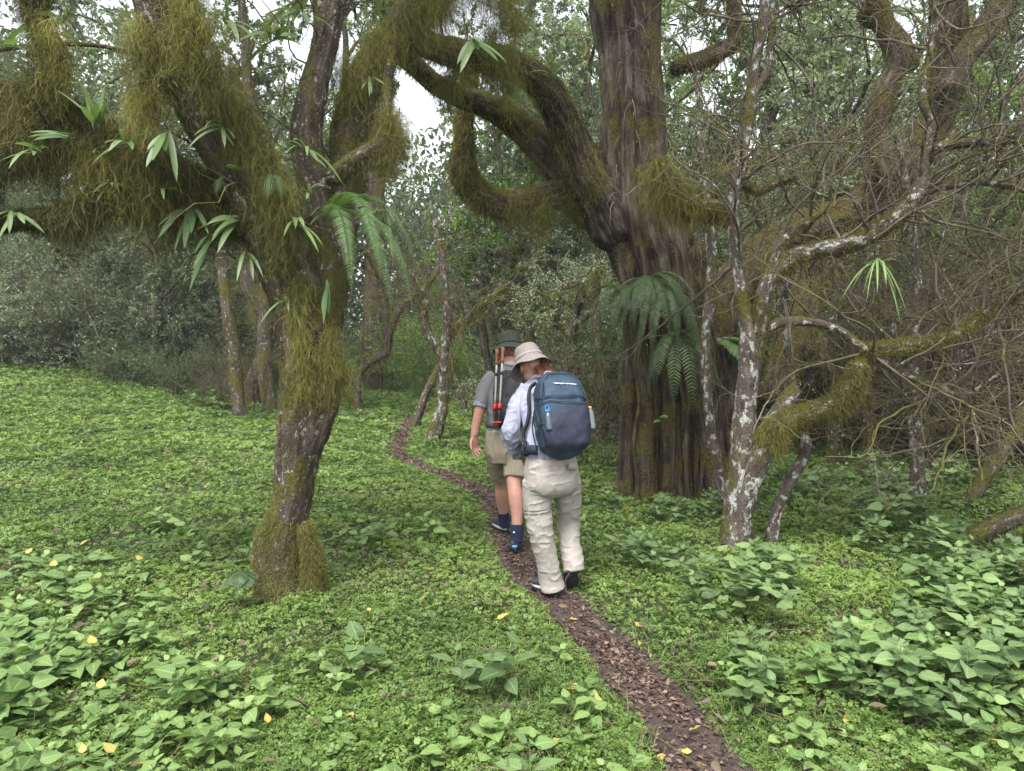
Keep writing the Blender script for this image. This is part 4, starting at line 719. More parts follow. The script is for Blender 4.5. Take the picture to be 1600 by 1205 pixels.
def uniq(label, px, Y):
    z = next(t for x, t in LMK if px <= x); l = label + ' ' + z
    if l in seenl:
        a, b = (', farther one', ', nearer one') if Y > seenl[l][1] else (', nearer one', ', farther one'); k = l; n_ = 0
        l = l + a
        while l in seenl: l = k + a + ('', ' with taller top', ' with lower top', ' leaning slightly')[min(3, (n_ := n_ + 1))]; 
    seenl[l] = (px, Y); return l
def place(proto, px, Y, sc, label, group=None, rz=None, dz=0, r=rs(901)):
    if group: label = uniq(label, px, Y)
    p = XY(px, Y); p[2] += dz; rz = r.uniform(0, 6.28) if rz is None else rz
    if proto.name not in placed:
        placed[proto.name] = 1; proto.location = tuple(p); proto.rotation_euler = (0, 0, rz); proto.scale = (sc,) * 3; proto['label'] = label
        if group: proto['group'] = group
        return proto
    return dup(proto, p, rz, sc, label, group)
TA = bg_tree(201, 13, .22, 4.2, 17, 38, .12, M['canopy'], '')
TB = bg_tree(202, 11, .18, 3.6, 16, 40, .10, M['canopy_gr'], '', mossn=1500)
TC = bg_tree(203, 15, .25, 4.4, 17, 38, .13, M['canopy'], '')
TD = bg_tree(204, 8, .13, 3.0, 15, 34, .09, M['canopy_br'], '', base=.15)
TE = bg_tree(205, 7, .12, 3.0, 16, 24, .065, M['canopy_gr'], '', base=.12, mossn=1800, barkm='twig_dk')
BA = thicket(211, 2.6, 1.9, 8, 'twig_dk', '', 'leafy_bush', 1, M['under'], per=12, leafL=.06)
BB = thicket(212, 2.4, 2.0, 8, 'twig', '', 'grey_bush', 1, M['canopy_gr'], per=11, leafL=.055)
BC = thicket(213, 2.4, 2.2, 8, 'twig', '', 'bare_thicket', 0, None, wig=.3)
BD = thicket(214, 2.8, 2.8, 8, 'twig_dk', '', 'bare_thicket', 1, M['canopy_gr'], wig=.3, per=2, leafL=.04)
BE = thicket(215, 2.4, 2.0, 8, 'twig', '', 'bright_bush', 1, M['canopy_br'], per=9, leafL=.06)
G1 = 'tall trees of the far forest'
far = 'tall leafy forest tree'
for pr, px, Y, sc in [(TA, -260, 21, 1), (TC, -60, 28, .85), (TB, 60, 26, .8), (TA, 330, 26, .85), (TC, 480, 26, 1.0), (TB, 380, 20, .8), (TC, 760, 27, 1.1), (TA, 870, 21, 1.0), (TB, 960, 17, .9), (TC, 1080, 24, 1.15), (TA, 1180, 18, 1.0),
                      (TB, 1280, 15, .95), (TC, 1400, 25, .9), (TA, 1560, 20, 1.0), (TB, 1660, 15, 1.0), (TC, 1800, 19, 1.1), (TA, 640, 38, .8), (TB, 1480, 17, .75), (TC, 200, 36, .75), (TA, 1000, 30, 1.2), (TB, 820, 16, .8), (TA, 1320, 29, 1.1), (TC, -220, 30, 1.1), (TC, 1650, 30, 1.1), (TA, 540, 36, 1.0), (TB, 720, 37, .9), (TB, 230, 29, .8), (TB, 1120, 18, .9), (TB, 900, 26, 1.0), (TB, 425, 15, 1.0), (TB, 250, 18, .85), (TB, 90, 20, .9)]:
    place(pr, px, Y, sc, far, G1)
for pr, px, Y, sc, lb in [(TD, 775, 17, .95, 'bright green young tree seen under the mossy arch'), (TD, 1540, 12, .75, 'bright green young tree at the right edge'), (TD, 660, 24, .45, 'low bright green tree at the end of the path'), (TD, 150, 21, .85, 'bright green tree seen beyond the mossy bough at upper left'), (TD, 870, 24, 1.3, 'tall bright green tree beside the fluted trunk at top centre'), (TD, 1130, 20, 1.2, 'bright green tree seen through the bare branches at top right')]:
    place(pr, px, Y, sc, lb)
gl = 'low grey twiggy tree'
for pr, px, Y, sc in [(TE, 20, 23, .9), (TE, 180, 26, .9), (TE, 330, 22, .85), (TE, 590, 27, .8), (TE, 760, 18, .72), (TE, 830, 15, .75), (TE, 900, 12.5, .7), (TE, 1180, 13, .85), (TE, 1330, 13, .9), (TE, 1500, 14, .9), (TE, 1620, 12, .9), (TE, 470, 19, .8), (TE, -120, 21, .9), (TE, 720, 30, 1.1), (TE, 800, 24, .95), (TE, 860, 19, .9), (TE, 1080, 14, 1.0), (TE, 1260, 15.5, 1.0), (TE, 1420, 15, 1.0)]:
    place(pr, px, Y, sc, gl, 'low twiggy trees edging the clearing')
gb = 'dark leafy bush'
for pr, px, Y, sc in [(BA, 60, 22, 1.2), (BA, 150, 24, 1.1), (BA, 205, 17.5, .55), (BA, 318, 16, .6), (BA, 262, 18, .6), (BA, 955, 11.8, 1.0), (BA, 890, 17, .9), (BA, 1230, 12.5, 1.1), (BA, 1330, 13.5, 1.1), (BA, 1420, 12.8, 1.0), (BA, 1540, 12.0, 1.0), (BA, 430, 27, 1.0), (BA, 1150, 11.5, 1.1), (BA, -80, 21, 1.3), (BA, 1680, 11, 1.1), (BA, 930, 13.5, .9)]:
    place(pr, px, Y, sc, gb, 'dark leafy bushes around the clearing')
gg = 'pale grey-green rounded bush'
for pr, px, Y, sc in [(BB, 285, 20, 1.75), (BB, 235, 19, 1.1), (BB, 40, 22, 1.8), (BB, 130, 20, 1.2), (BB, 330, 22, 1.5), (BB, -20, 19, 1.2), (BB, 190, 23, 1.9), (BB, 90, 19, .9), (BB, 425, 22, 1.2), (BB, -90, 20, 1.6)]:
    place(pr, px, Y, sc, gg, 'grey-green bushes at left')
bb = 'bright green path-end bush'
for pr, px, Y, sc in [(BE, 650, 22, 1.1), (BE, 610, 24, 1.0), (BE, 700, 20, .8), (BE, 165, 25, 1.5), (BE, 60, 27, 1.7), (BE, 360, 27, 1.3)]: place(pr, px, Y, sc, bb, 'bright bushes closing the path')
bt = 'tangled bare grey thicket'
for pr, px, Y, sc in [(BC, 1480, 10.5, 1.1), (BC, 1560, 9.5, 1.1), (BC, 1400, 11.5, 1.15), (BD, 1520, 11, 1.3), (BD, 1320, 11.5, 1.15), (BD, 1600, 10, 1.3), (BC, 1640, 8.8, 1.1), (BD, 1440, 12.5, 1.4), (BC, 1260, 12, 1.0), (BD, 1240, 11, 1.1)]:
    place(pr, px, Y, sc, bt, 'bare thickets at right')
bl = 'tangled bare brown thicket'
for pr, px, Y, sc in [(BC, 345, 15.5, .5), (BD, 352, 14.5, .55), (BD, 20, 20, .95), (BD, 150, 20, 1.0), (BC, 930, 10, .8)]:
    place(pr, px, Y, sc, bl if px < 800 else 'bare twiggy thicket', 'bare thickets at left' if px < 800 else 'bare thicket at centre')
# far-off wood reading as one mass
def farwood():
    r = rs(301); c = Acc(); n = 210000; a = r.uniform(-1.05, 1.05, n); R = r.uniform(38, 56, n); z = 15 * r.uniform(0, 1, n) ** 1.1 * (0.55 + .7 * fbm(np.stack([a * 8, a * 0, a * 0], -1), 1, 4)); x = R * np.sin(a); y = R * np.cos(a)
    p = np.stack([x, y, hbase(x, y) + z], -1); k = fbm(p, .35, 8) > .36; p = p[k]; n = len(p); s = r.uniform(.22, .5, n)
    V, Q = leafq(p, runit(r, n), nrm(runit(r, n) + UP * .5), s, s * .5); c.add(V, Q, rep(np.clip(fbm(p, .4, 5) * .8 + r.uniform(-.2, .3, n), 0, 1), 4)); return c
tag(link('far_wood', mk_mesh('far_wood', farwood(), False), M['canopy']), kind='stuff', label='dense green far-off wood closing the view behind the trees', cat='wood')

# ------------------------------------------------------------------ ferns and strap-leaved plants growing on the trees
def frond_geo(acc, rac, base, d, L, droop, npin, pinL, r, fine=0, w=.28):
    K = 12; P = [base]; dd = d
    for j in range(K - 1): P.append(P[-1] + dd * L / (K - 1)); dd = nrm(dd - UP * droop)
    P = np.array(P); T = nrm(np.gradient(P, axis=0)); V, Q = tubes(P[None], taper(1, K, .003, .0008), 4); rac.add(V, Q, .5)
    t = np.linspace(.08, .99, npin); f = t * (K - 1) * .999; k = f.astype(int); g = (f - k)[:, None]; c = P[k] * (1 - g) + P[k + 1] * g; tn = T[k]; side = nrm(np.cross(tn, UP + 1e-3)); up = np.cross(side, tn)
    env = np.sin(np.pi * (.12 + .86 * t) ** .8)[:, None]
    for sg in (-1, 1):
        dr = nrm(side * sg + tn * .45 - up * .12 + r.normal(0, .04, (npin, 3))); Lp = (pinL * env[:, 0] * r.uniform(.9, 1.1, npin))
        if not fine:
            V, Q, b = blades(c, dr, up, Lp, Lp * w, .25, .05, shp=np.array([.7, 1, .8, .02]), tt=np.array([0, .3, .7, 1])); acc.add(V, Q, rep(r.uniform(.2, .9, npin), 12), b)
        else:
            m = fine; u = np.linspace(.1, 1, m); idx = np.repeat(np.arange(npin), m); uu = np.tile(u, npin); cc = c[idx] + dr[idx] * (Lp[idx] * uu)[:, None] - UP * (Lp[idx] * uu ** 2 * .2)[:, None]
            for s2 in (-1, 1):
                dd2 = nrm(tn[idx] * s2 + dr[idx] * .8); ln = Lp[idx] * .26 * (1.15 - uu * .85); V, Q = leafq(cc, dd2, up[idx], ln, ln * .55, .02); acc.add(V, Q, rep(np.repeat(r.uniform(.2, .9, npin), m), 4))
def fern(name, label, px, py, Y, n, L, pinL, droop, m, seed, npin=26, fine=0, az=(-3.2, .1), el=(.1, .9), w=.28, group=None):
    p = A(px, py, Y); r = rs(seed); T = thing(name, label, 'fern', p, group)
    for q in range(n):
        a = az[0] + (az[1] - az[0]) * (q + r.uniform(.2, .8)) / n; e = r.uniform(*el); d = np.array([math.cos(a) * math.cos(e), math.sin(a) * math.cos(e), math.sin(e)]); fa = Acc(); ra = fa
        frond_geo(fa, ra, p + r.normal(0, .01, 3), d, L * r.uniform(.75, 1.15), droop, npin, pinL, r, fine, w); part('frond', fa, m, T, False)
    return T
fern('hanging_fern', 'large feathery pale green fern drooping from the right of the near left trunk', 506, 350, Y1 - .10, 7, .95, .068, .33, M['fern'], 401, 50, 9, (-1.2, .1), (.4, 1.0))
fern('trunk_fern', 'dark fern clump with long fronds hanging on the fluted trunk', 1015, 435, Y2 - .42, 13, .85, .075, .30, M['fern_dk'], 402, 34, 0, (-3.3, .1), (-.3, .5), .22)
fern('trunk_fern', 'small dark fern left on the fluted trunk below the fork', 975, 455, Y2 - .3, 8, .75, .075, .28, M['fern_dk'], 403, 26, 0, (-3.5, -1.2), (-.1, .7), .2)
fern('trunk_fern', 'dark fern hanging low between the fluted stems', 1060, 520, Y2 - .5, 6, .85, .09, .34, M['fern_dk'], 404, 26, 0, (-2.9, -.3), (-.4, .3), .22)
fern('trunk_fern', 'arching fern on the right side of the fluted trunk', 1120, 530, Y2 - .35, 6, .6, .11, .16, M['fern'], 405, 22, 0, (-1.2, .4), (-.1, .6), .25)
fern('small_fern', 'tiny yellow-green fern on the upper near left trunk', 375, 262, Y1 - .36, 1, .12, .04, .05, M['strap'], 406, 9, 0, (-1.8, -1.2), (.2, .5), .4)
fern('small_fern', 'small blue-green fern at the left foot of the near tree', 385, 895, Y1 - .2, 3, .22, .06, .2, M['fern_dk'], 407, 14, 0, (-2.6, -.8), (.3, .8), .4)
fern('small_fern', 'small feathery fern on the near left trunk below the yellow-green one', 432, 275, Y1 - .35, 2, .2, .05, .3, M['fern'], 408, 14, 4, (-1.9, -.7), (-.4, .2), .4)
fern('small_fern', 'small pale fern in the dark crook of the near left trunk', 355, 275, Y1 - .3, 2, .16, .05, .3, M['fern'], 409, 14, 4, (-2.6, -1.7), (-.4, .2), .4)
def strap(label, px, py, Y, n, L, Wd, az, el, droop, seed, m='strap', group=None):
    p = A(px, py, Y); r = rs(seed); T = thing('strap_leaved_plant', label, 'epiphyte', p, group); rt = Acc(); strands(rt, p + r.normal(0, .02, (60, 3)), nrm(r.normal(size=(60, 3))), .08, .002, r, 4); part('root_mat', rt, M['moss_dark'], T, False)
    for q in range(n):
        a = az[0] + (az[1] - az[0]) * (q + r.uniform(.1, .9)) / n; e = r.uniform(*el); d = np.array([math.cos(a) * math.cos(e), math.sin(a) * math.cos(e), math.sin(e)]); ac = Acc()
        V, Q, b = blades((p + r.normal(0, .012, 3))[None], d[None], nrm(UP + np.array([0, -.5, 0]) + r.normal(0, .3, 3))[None], L * r.uniform(.6, 1.15), Wd * r.uniform(.8, 1.2), droop * r.uniform(.6, 1.3), .12, STRAP, ST); ac.add(V, Q, r.uniform(.1, 1), b); part('leaf', ac, M[m], T)
    return T
strap('broad strap leaves drooping left from the near trunk above its fork', 372, 345, Y1 - .25, 7, .26, .042, (-3.4, -1.6), (-.3, .4), .6, 421)
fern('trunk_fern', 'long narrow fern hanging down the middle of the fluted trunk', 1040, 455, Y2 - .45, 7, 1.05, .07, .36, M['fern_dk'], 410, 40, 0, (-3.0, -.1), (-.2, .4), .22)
strap('narrow strap leaves drooping right from the near trunk', 462, 350, Y1 - .25, 7, .25, .026, (-1.6, 0.), (-.2, .6), .7, 422)
strap('upright brown-based strap-leaved clump on the mossy left bough', 152, 200, Y1 - .5, 8, .26, .032, (-3.2, .2), (.5, 1.45), .1, 423)
strap('grey-green strap leaves sprawling left along the mossy bough', 110, 215, Y1 - .6, 6, .2, .026, (-3.6, -2.4), (-.1, .4), .35, 424, 'fern')
strap('long strap leaves hanging under the beard beside the upper trunk', 262, 205, Y1 - .55, 6, .24, .036, (-2.6, -.6), (-1.3, -.5), .2, 425)
strap('dark hanging strap leaves below the left bough near the trunk', 300, 320, Y1 - .15, 7, .32, .036, (-2.8, -.8), (-1.2, -.3), .3, 426, 'herb_shade')
strap('bright strap leaves high in the left crown above the fork', 430, 60, Y1 + .0, 9, .28, .034, (-3.6, .4), (-.4, .9), .5, 427)
strap('pale strap leaves in the crown left of the upright stem', 350, 30, Y1 - .35, 8, .28, .034, (-3.1, .1), (-.3, .8), .5, 428)
strap('bright leaf spray on the second stem of the near left tree', 478, 235, Y1 - .12, 8, .22, .026, (-2.8, 0), (-.5, .7), .5, 429)
strap('hanging strap leaf pair under the large feathery fern', 505, 440, Y1 - .2, 3, .24, .034, (-2., -1.), (-1.3, -.8), .1, 430, 'fern')
strap('drooping pale strap leaves on the bough of the lichened tree', 1370, 410, Y3 - .3, 14, .30, .013, (-3., 0), (-.4, .8), 1.3, 431, 'herb')
strap('small strap-leaved plant low on the fluted trunk', 1032, 655, Y2 - .55, 4, .16, .035, (-2.8, -.3), (-.1, .5), .3, 432)
strap('green leaf tuft at the top centre under the hanging moss', 740, 60, Y1 + .3, 7, .2, .045, (-3, .2), (-1.2, .1), .3, 433)
strap('narrow leaf tuft hanging below the brown moss beard', 600, 330, Y1 + .2, 6, .24, .018, (-3, 0), (-1.4, .4), .3, 434)
strap('green leaf tip entering at the upper left edge', 5, 70, Y1 - .6, 4, .2, .04, (-.6, .8), (-.2, .9), .2, 435)
for q, (lb_, x_, y_, dy_) in enumerate([('tiny strap tuft on the near left trunk below the beard', 445, 470, -.22), ('tiny strap tuft on the left side of the near trunk fork', 385, 400, -.2), ('small strap tuft on the leaning limb halfway up', 345, 200, -.42), ('small strap tuft on the leaning limb near the top', 300, 100, -.5), ('small strap tuft at the crook of the second stem', 500, 330, .0), ('small strap tuft where the arch meets the crown', 575, 120, .35), ('small strap tuft above the left beard', 255, 130, -.5), ('small strap tuft on the bough below the upright clump', 175, 290, -.4), ('small strap tuft at the middle of the left bough', 255, 300, -.3)]):
    strap(lb_, x_, y_, Y1 + dy_, 7, .15, .018, (-3.3, .2), (-.7, .8), .6, 460 + q)
strap('small strap tuft low on the left bough below the sprawling leaves', 60, 235, Y1 - .6, 6, .17, .022, (-3.2, -.4), (-.6, .5), .5, 441)
strap('pale strap tuft between the bough and the hanging beard', 200, 225, Y1 - .5, 7, .19, .026, (-3., -.2), (-.3, .8), .5, 442)
strap('drooping strap tuft at the left side of the trunk fork', 335, 370, Y1 - .2, 6, .24, .030, (-3.2, -1.4), (-.9, .1), .5, 443, 'fern')
strap('narrow-leaved tuft on the front of the trunk fork', 480, 300, Y1 - .2, 6, .16, .020, (-2.6, 0), (-.4, .9), .5, 444)
strap('thin-leaved tuft high on the arching limb', 860, 120, Y2 - .9, 8, .22, .016, (-3., 0), (.1, 1.2), .4, 445, 'herb')
strap('strap tuft in the crown between stem and arching limb', 470, 20, Y1 + .1, 7, .22, .026, (-3.2, .2), (-.5, .9), .5, 446)
strap('thin strap tuft on the mossy twig top of the left bough', 100, 30, Y1 - .4, 6, .18, .022, (-3.2, .2), (-.5, .9), .5, 447)
strap('dark strap tuft under the dead-looking left bough end', 20, 330, Y1 - .6, 6, .2, .026, (-3.2, .2), (-1.1, .3), .4, 448, 'herb_shade')
print('scene built', time.time() - T0)

# ------------------------------------------------------------------ thin haze volume added between the trees to brighten the distance
hz_m, nt, o = mat('haze'); v = nd(nt, 'VolumePrincipled'); v.inputs['Color'].default_value = (.85, .9, .95, 1); v.inputs['Density'].default_value = .0010; v.inputs['Anisotropy'].default_value = .1; nt.links.new(v.outputs[0], o.inputs['Volume'])
bm = bmesh.new(); bmesh.ops.create_cube(bm, size=1); bmesh.ops.scale(bm, vec=(260, 260, 30), verts=bm.verts); bmesh.ops.translate(bm, vec=(0, 40, 11), verts=bm.verts); me = bpy.data.meshes.new('haze'); bm.to_mesh(me); bm.free()
tag(link('haze', me, hz_m), kind='stuff', label='thin pale haze added in the air between the trees', cat='haze')

# ------------------------------------------------------------------ people (bodies and clothes: lofts fused by voxel remesh into one surface)
class PB:
    def __init__(s): s.V = []; s.F = []
    def ring_loft(s, rings):
        b = len(s.V); n = len(rings[0]); 
        for r in rings: s.V += [tuple(q) for q in r]
        for k in range(len(rings) - 1):
            for i in range(n): j = (i + 1) % n; s.F.append((b + k * n + i, b + k * n + j, b + (k + 1) * n + j, b + (k + 1) * n + i))
        s.F.append(tuple(b + i for i in reversed(range(n)))); s.F.append(tuple(b + (len(rings) - 1) * n + i for i in range(n))); return s
    def tube(s, pts, n=18, step=.015):
        l = limb(np.asarray(pts, float), n, step, 0, 0, 1, 0, False); return s.ring_loft(list(l['V']))
    def ell(s, c, ax, r, n=16):
        ax = [np.asarray(a, float) / np.linalg.norm(a) for a in ax]; R = []
        for k in range(1, n):
            ph = math.pi * k / n; a = np.arange(20) * 2 * math.pi / 20
            R.append(np.asarray(c) + ax[0] * r[0] * math.sin(ph) * np.cos(a)[:, None] + ax[1] * r[1] * math.sin(ph) * np.sin(a)[:, None] + ax[2] * r[2] * math.cos(ph))
        return s.ring_loft(R)
    def sect(s, secs, side, fw, n=28, e=2.0, dense=6):
        """secs rows: x,y,z,a,b ; a half-width along side, b half-depth along fw"""
        P = cr(np.array(secs, float), n=dense); a = np.arange(n) * 2 * math.pi / n; ca = np.sign(np.cos(a)) * np.abs(np.cos(a)) ** (2 / e); sa = np.sign(np.sin(a)) * np.abs(np.sin(a)) ** (2 / e)
        return s.ring_loft([p[:3] + np.outer(ca * p[3], side) + np.outer(sa * p[4], fw) for p in P])
def fuse(pb, vox=.006, sm=4, wr=0, wsc=14, seed=0, ws=(1, 1, .5)):
    me = bpy.data.meshes.new('tmp'); me.from_pydata(pb.V, [], pb.F); o = bpy.data.objects.new('tmp', me); COL.objects.link(o)
    bm = bmesh.new(); bm.from_mesh(me); bmesh.ops.recalc_face_normals(bm, faces=bm.faces); bm.to_mesh(me); bm.free()
    r = o.modifiers.new('r', 'REMESH'); r.mode = 'VOXEL'; r.voxel_size = vox
    if sm: q = o.modifiers.new('s', 'SMOOTH'); q.iterations = sm; q.factor = .5
    ev = o.evaluated_get(bpy.context.evaluated_depsgraph_get()).to_mesh(); N = len(ev.vertices); V = np.empty(N * 3); ev.vertices.foreach_get('co', V); V = V.reshape(-1, 3)
    NN = np.empty(N * 3); ev.vertices.foreach_get('normal', NN); NN = NN.reshape(-1, 3); Q = np.array([tuple(p.vertices) if len(p.vertices) == 4 else tuple(p.vertices) + (p.vertices[-1],) for p in ev.polygons])
    bpy.data.objects.remove(o); bpy.data.meshes.remove(me)
    if wr:
        w = fbm(V * np.array(ws), wsc, seed); rid = 1 - np.abs(2 * vn(V * np.array(ws) + .05 * w[:, None], wsc * .9, seed + 5) - 1); V = V + NN * ((w - .5) * wr + (rid ** 3 - .25) * wr * .9)[:, None]
    return Acc().add(V, Q, .5, V)
def u_(v): v = np.asarray(v, float); return v / np.linalg.norm(v)
Z = np.array([0, 0, 1.])
def P4(px, py, Y, r): return [*A(px, py, Y), r]
def cloth(name, col, nsc=30, amt=.08, rough=.85): return plain(name, col, rough, nsc, amt, bump=.5, bsc=700)
skin = plain('skin', (.34, .175, .13), .5, 25, .12, spec=.4); dark_boot = plain('boot_black', (.035, .033, .035), .6, 40, .4, .4, 300); rub = plain('rubber_sole', (.02, .02, .022), .8, 60, .3, .8, 120)
grey_tr = plain('sole_trim', (.32, .36, .38), .6); bluep = plain('blue_plastic', (.03, .16, .5), .4); whitep = plain('white_print', (.8, .8, .8), .6); eye_w = plain('eye_white', (.8, .8, .78), .3); lipm = plain('lip', (.42, .14, .12), .5); eyeb = plain('eyebrow', (.06, .035, .02), .8)
def head(pb, c, f, u, s=1.):
    side = u_(np.cross(f, u)); c = np.asarray(c, float)
    pb.ell(c + u * .018 * s - f * .008, (side, f, u), (.076 * s, .094 * s, .098 * s)); pb.ell(c - u * .052 * s + f * .022 * s, (side, f, u), (.056 * s, .066 * s, .062 * s)); pb.ell(c - u * .092 * s + f * .052 * s, (side, f, u), (.026 * s, .026 * s, .02 * s))
    pb.tube([[*(c + f * .082 * s + u * .016 * s), .007], [*(c + f * .102 * s - u * .012 * s), .012], [*(c + f * .098 * s - u * .026 * s), .013]], 10, .006)
    pb.ell(c + f * .084 * s + u * .026 * s, (side, f, u), (.045 * s, .008 * s, .008 * s)); pb.ell(c + f * .083 * s - u * .055 * s, (side, f, u), (.022 * s, .012 * s, .010 * s))
    for g in (-1, 1): pb.ell(c + side * g * .079 * s - f * .004 - u * .008 * s, (u_(side * g - f * .5), f, u), (.007, .019, .031), 10)
def face_bits(root, c, f, u, s=1.):
    side = u_(np.cross(f, u))
    for g in (-1, 1):
        e = PB().ell(c + side * g * .031 * s + f * .082 * s + u * .008 * s, (side, f, u), (.013, .009, .009), 10); part('eye', fuse(e, .003, 1), eye_w, root)
        e = PB().ell(c + side * g * .032 * s + f * .090 * s + u * .030 * s, (side, f, u), (.018, .005, .004), 10); part('eyebrow', fuse(e, .003, 1), eyeb, root)
    part('mouth', fuse(PB().ell(c + f * .094 * s - u * .056 * s, (side, f, u), (.022, .006, .007), 10), .003, 1), lipm, root)
def hand(pb, w, d, back, thumb, curl=.5, s=1.):
    """w wrist, d pointing dir, back = normal on back of hand, thumb = side direction of thumb"""
    d, back, thumb = u_(d), u_(back), u_(thumb); back = u_(back - d * np.dot(back, d)); thumb = u_(thumb - d * np.dot(thumb, d) - back * np.dot(thumb, back))
    pb.sect([[*(w - d * .01), .026 * s, .019 * s], [*(w + d * .03), .034 * s, .017 * s], [*(w + d * .065), .041 * s, .015 * s], [*(w + d * .092), .040 * s, .011 * s]], thumb, back, 20, 2.4, 3)
    for k, (o, L) in enumerate([(.031, .072), (.0105, .080), (-.0105, .074), (-.031, .058)]):
        p = w + d * (.088 - .003 * abs(k - 1)) * s + thumb * o * s; dd = u_(d + thumb * o * 2.2); ch = [[*p, .0092 * s]]; an = curl * (.55 + .16 * k)
        for j, sg in enumerate((.46, .31, .23)):
            dd = u_(dd * math.cos(an) - back * math.sin(an)); q = np.array(ch[-1][:3]) + dd * L * sg * s; ch.append([*q, (.0085, .0078, .0066)[j] * s])
        pb.tube(ch, 12, .005)
    p = w + d * .022 * s + thumb * .026 * s - back * .004; t1 = u_(d * .75 + thumb * .62 - back * .3); t2 = u_(d * .9 + thumb * .25 - back * .35); ch = [[*p, .014 * s], [*(p + t1 * .034 * s), .011 * s], [*(p + t1 * .034 * s + t2 * .030 * s), .0095 * s], [*(p + t1 * .034 * s + t2 * .054 * s), .0075 * s]]; pb.tube(ch, 12, .005)
def hat(root, c, f, u, mt, bandm, sc=1., brim=.052, droop=.035, seed=0, crown=.112):
    side = u_(np.cross(f, u)); f2 = np.cross(u, side); n = 64; a = np.arange(n) * 2 * math.pi / n; ac = Acc()
    pr = [(.0001, crown), (.03, crown + .001), (.058, crown - .004), (.074, crown - .014), (.083, crown - .036), (.088, crown - .065), (.092, .02), (.095, .0), (.099, -.004), (.108, -.010), (.125, -.010 - droop * .45), (.095 + brim, -.012 - droop), (.097 + brim, -.016 - droop), (.094 + brim, -.018 - droop), (.120, -.016 - droop * .4), (.098, -.010), (.091, .0), (.088, .02), (.082, .06), (.06, crown - .012), (.0001, crown - .008)]
    R = []
    for r, z in pr:
        k = np.clip((r - .095) / brim, 0, 1); zz = z + k * (.012 * np.sin(2 * a + seed) + .007 * np.sin(5 * a + seed * 2)) ; rr = r * (1 + .018 * np.sin(3 * a + seed + z * 30) * (k + .4)); R.append(c + np.outer(np.cos(a) * rr * sc, side) + np.outer(np.sin(a) * rr * 1.14 * sc, f2) + np.outer(zz * sc, u))
    V = np.array(R); m = len(pr); i = np.arange(m - 1)[:, None] * n + np.arange(n)[None]; j = np.arange(m - 1)[:, None] * n + (np.arange(n)[None] + 1) % n
    V = V + .006 * (fbm(V, 16, seed)[..., None] - .5) * nrm(V - c); ac.add(V, np.stack([i, j, j + n, i + n], -1)); H = part('hat', ac, mt, root)
    b = Acc(); B = []
    for r, z in ((.0945, .006), (.0975, .008), (.0955, .026), (.0925, .027)): B.append(c + np.outer(np.cos(a) * r * sc, side) + np.outer(np.sin(a) * r * 1.14 * sc, f2) + np.outer(np.full(n, z * sc), u))
    i = np.arange(3)[:, None] * n + np.arange(n)[None]; j = np.arange(3)[:, None] * n + (np.arange(n)[None] + 1) % n; b.add(np.array(B), np.stack([i, j, j + n, i + n], -1)); sub('hat_band', b, bandm, H, root); return H
def boot(root, name, heel, toe, up, ank, mt, trimm, col_r=.046, patch=None):
    heel, toe, ank = map(lambda v: np.asarray(v, float), (heel, toe, ank)); d = toe - heel; L = np.linalg.norm(d); d = d / L; up = u_(up - d * np.dot(up, d)); s = u_(np.cross(d, up)); pb = PB()
    def sec(t, a, h): p = heel + d * L * t + up * (.012 + h * .5); return [*p, a, h * .5]
    pb.sect([sec(.01, .024, .05), sec(.07, .035, .07), sec(.25, .037, .085), sec(.45, .040, .080), sec(.65, .045, .062), sec(.82, .046, .050), sec(.94, .036, .042), sec(1., .018, .028)], s, up, 24, 2.3, 4)
    pb.tube([[*(heel + d * .055 + up * .05), .040], [*(heel * .3 + ank * .7 + d * .03), col_r], [*(ank + d * .01), col_r]], 18, .01)
    B = part(name, fuse(pb, .005, 3, .002, 30), mt, root); a = np.arange(40) * 2 * math.pi / 40; c = heel + d * L * .5
    out = lambda g, h: c + np.outer(np.cos(a) * (L * .5 + .008 + g), d) + np.outer(np.sin(a) * (.036 + .012 * np.cos(a) - .006 * np.cos(2 * a) + g), s) + up * h
    sub('sole', Acc_from(PB().ring_loft([out(-.004, -.014), out(.001, -.010), out(.002, .002), out(0, .006)])), rub, B, root); sub('sole_trim', Acc_from(PB().ring_loft([out(.003, .006), out(.0035, .009), out(.003, .018), out(-.004, .021)])), trimm, B, root)
    tr = Acc()
    for k in range(9):
        t = .1 + .1 * k; q = heel + d * L * t - up * .014; w = .026 + (.008 if t > .5 else 0); V, Q = tubes(np.stack([q - s * w, q, q + s * w])[None], taper(1, 3, .006, .006), 4); tr.add(V, Q)
    sub('tread', tr, rub, B, root)
    lc = Acc()
    for k in range(4): q = heel + d * L * (.42 + .08 * k) + up * (.100 - .012 * k); V, Q = tubes(np.stack([q - s * .022, q + up * .004, q + s * .022])[None], taper(1, 3, .0025, .0025), 5); lc.add(V, Q)
    sub('lace', lc, grey_tr, B, root)
    if patch: e = PB().ell(heel - d * .004 + up * .03 - s * .004, (s, d, up), (.024, .008, .012), 10); sub('heel_patch', fuse(e, .003, 1), patch, B, root); e = PB().tube([[*(heel + d * .05 + s * .037 + up * .045), .004], [*(heel + d * .02 + s * .036 + up * .065), .004]], 8, .006); sub('side_stripe', fuse(e, .003, 1), whitep, B, root)
    return B
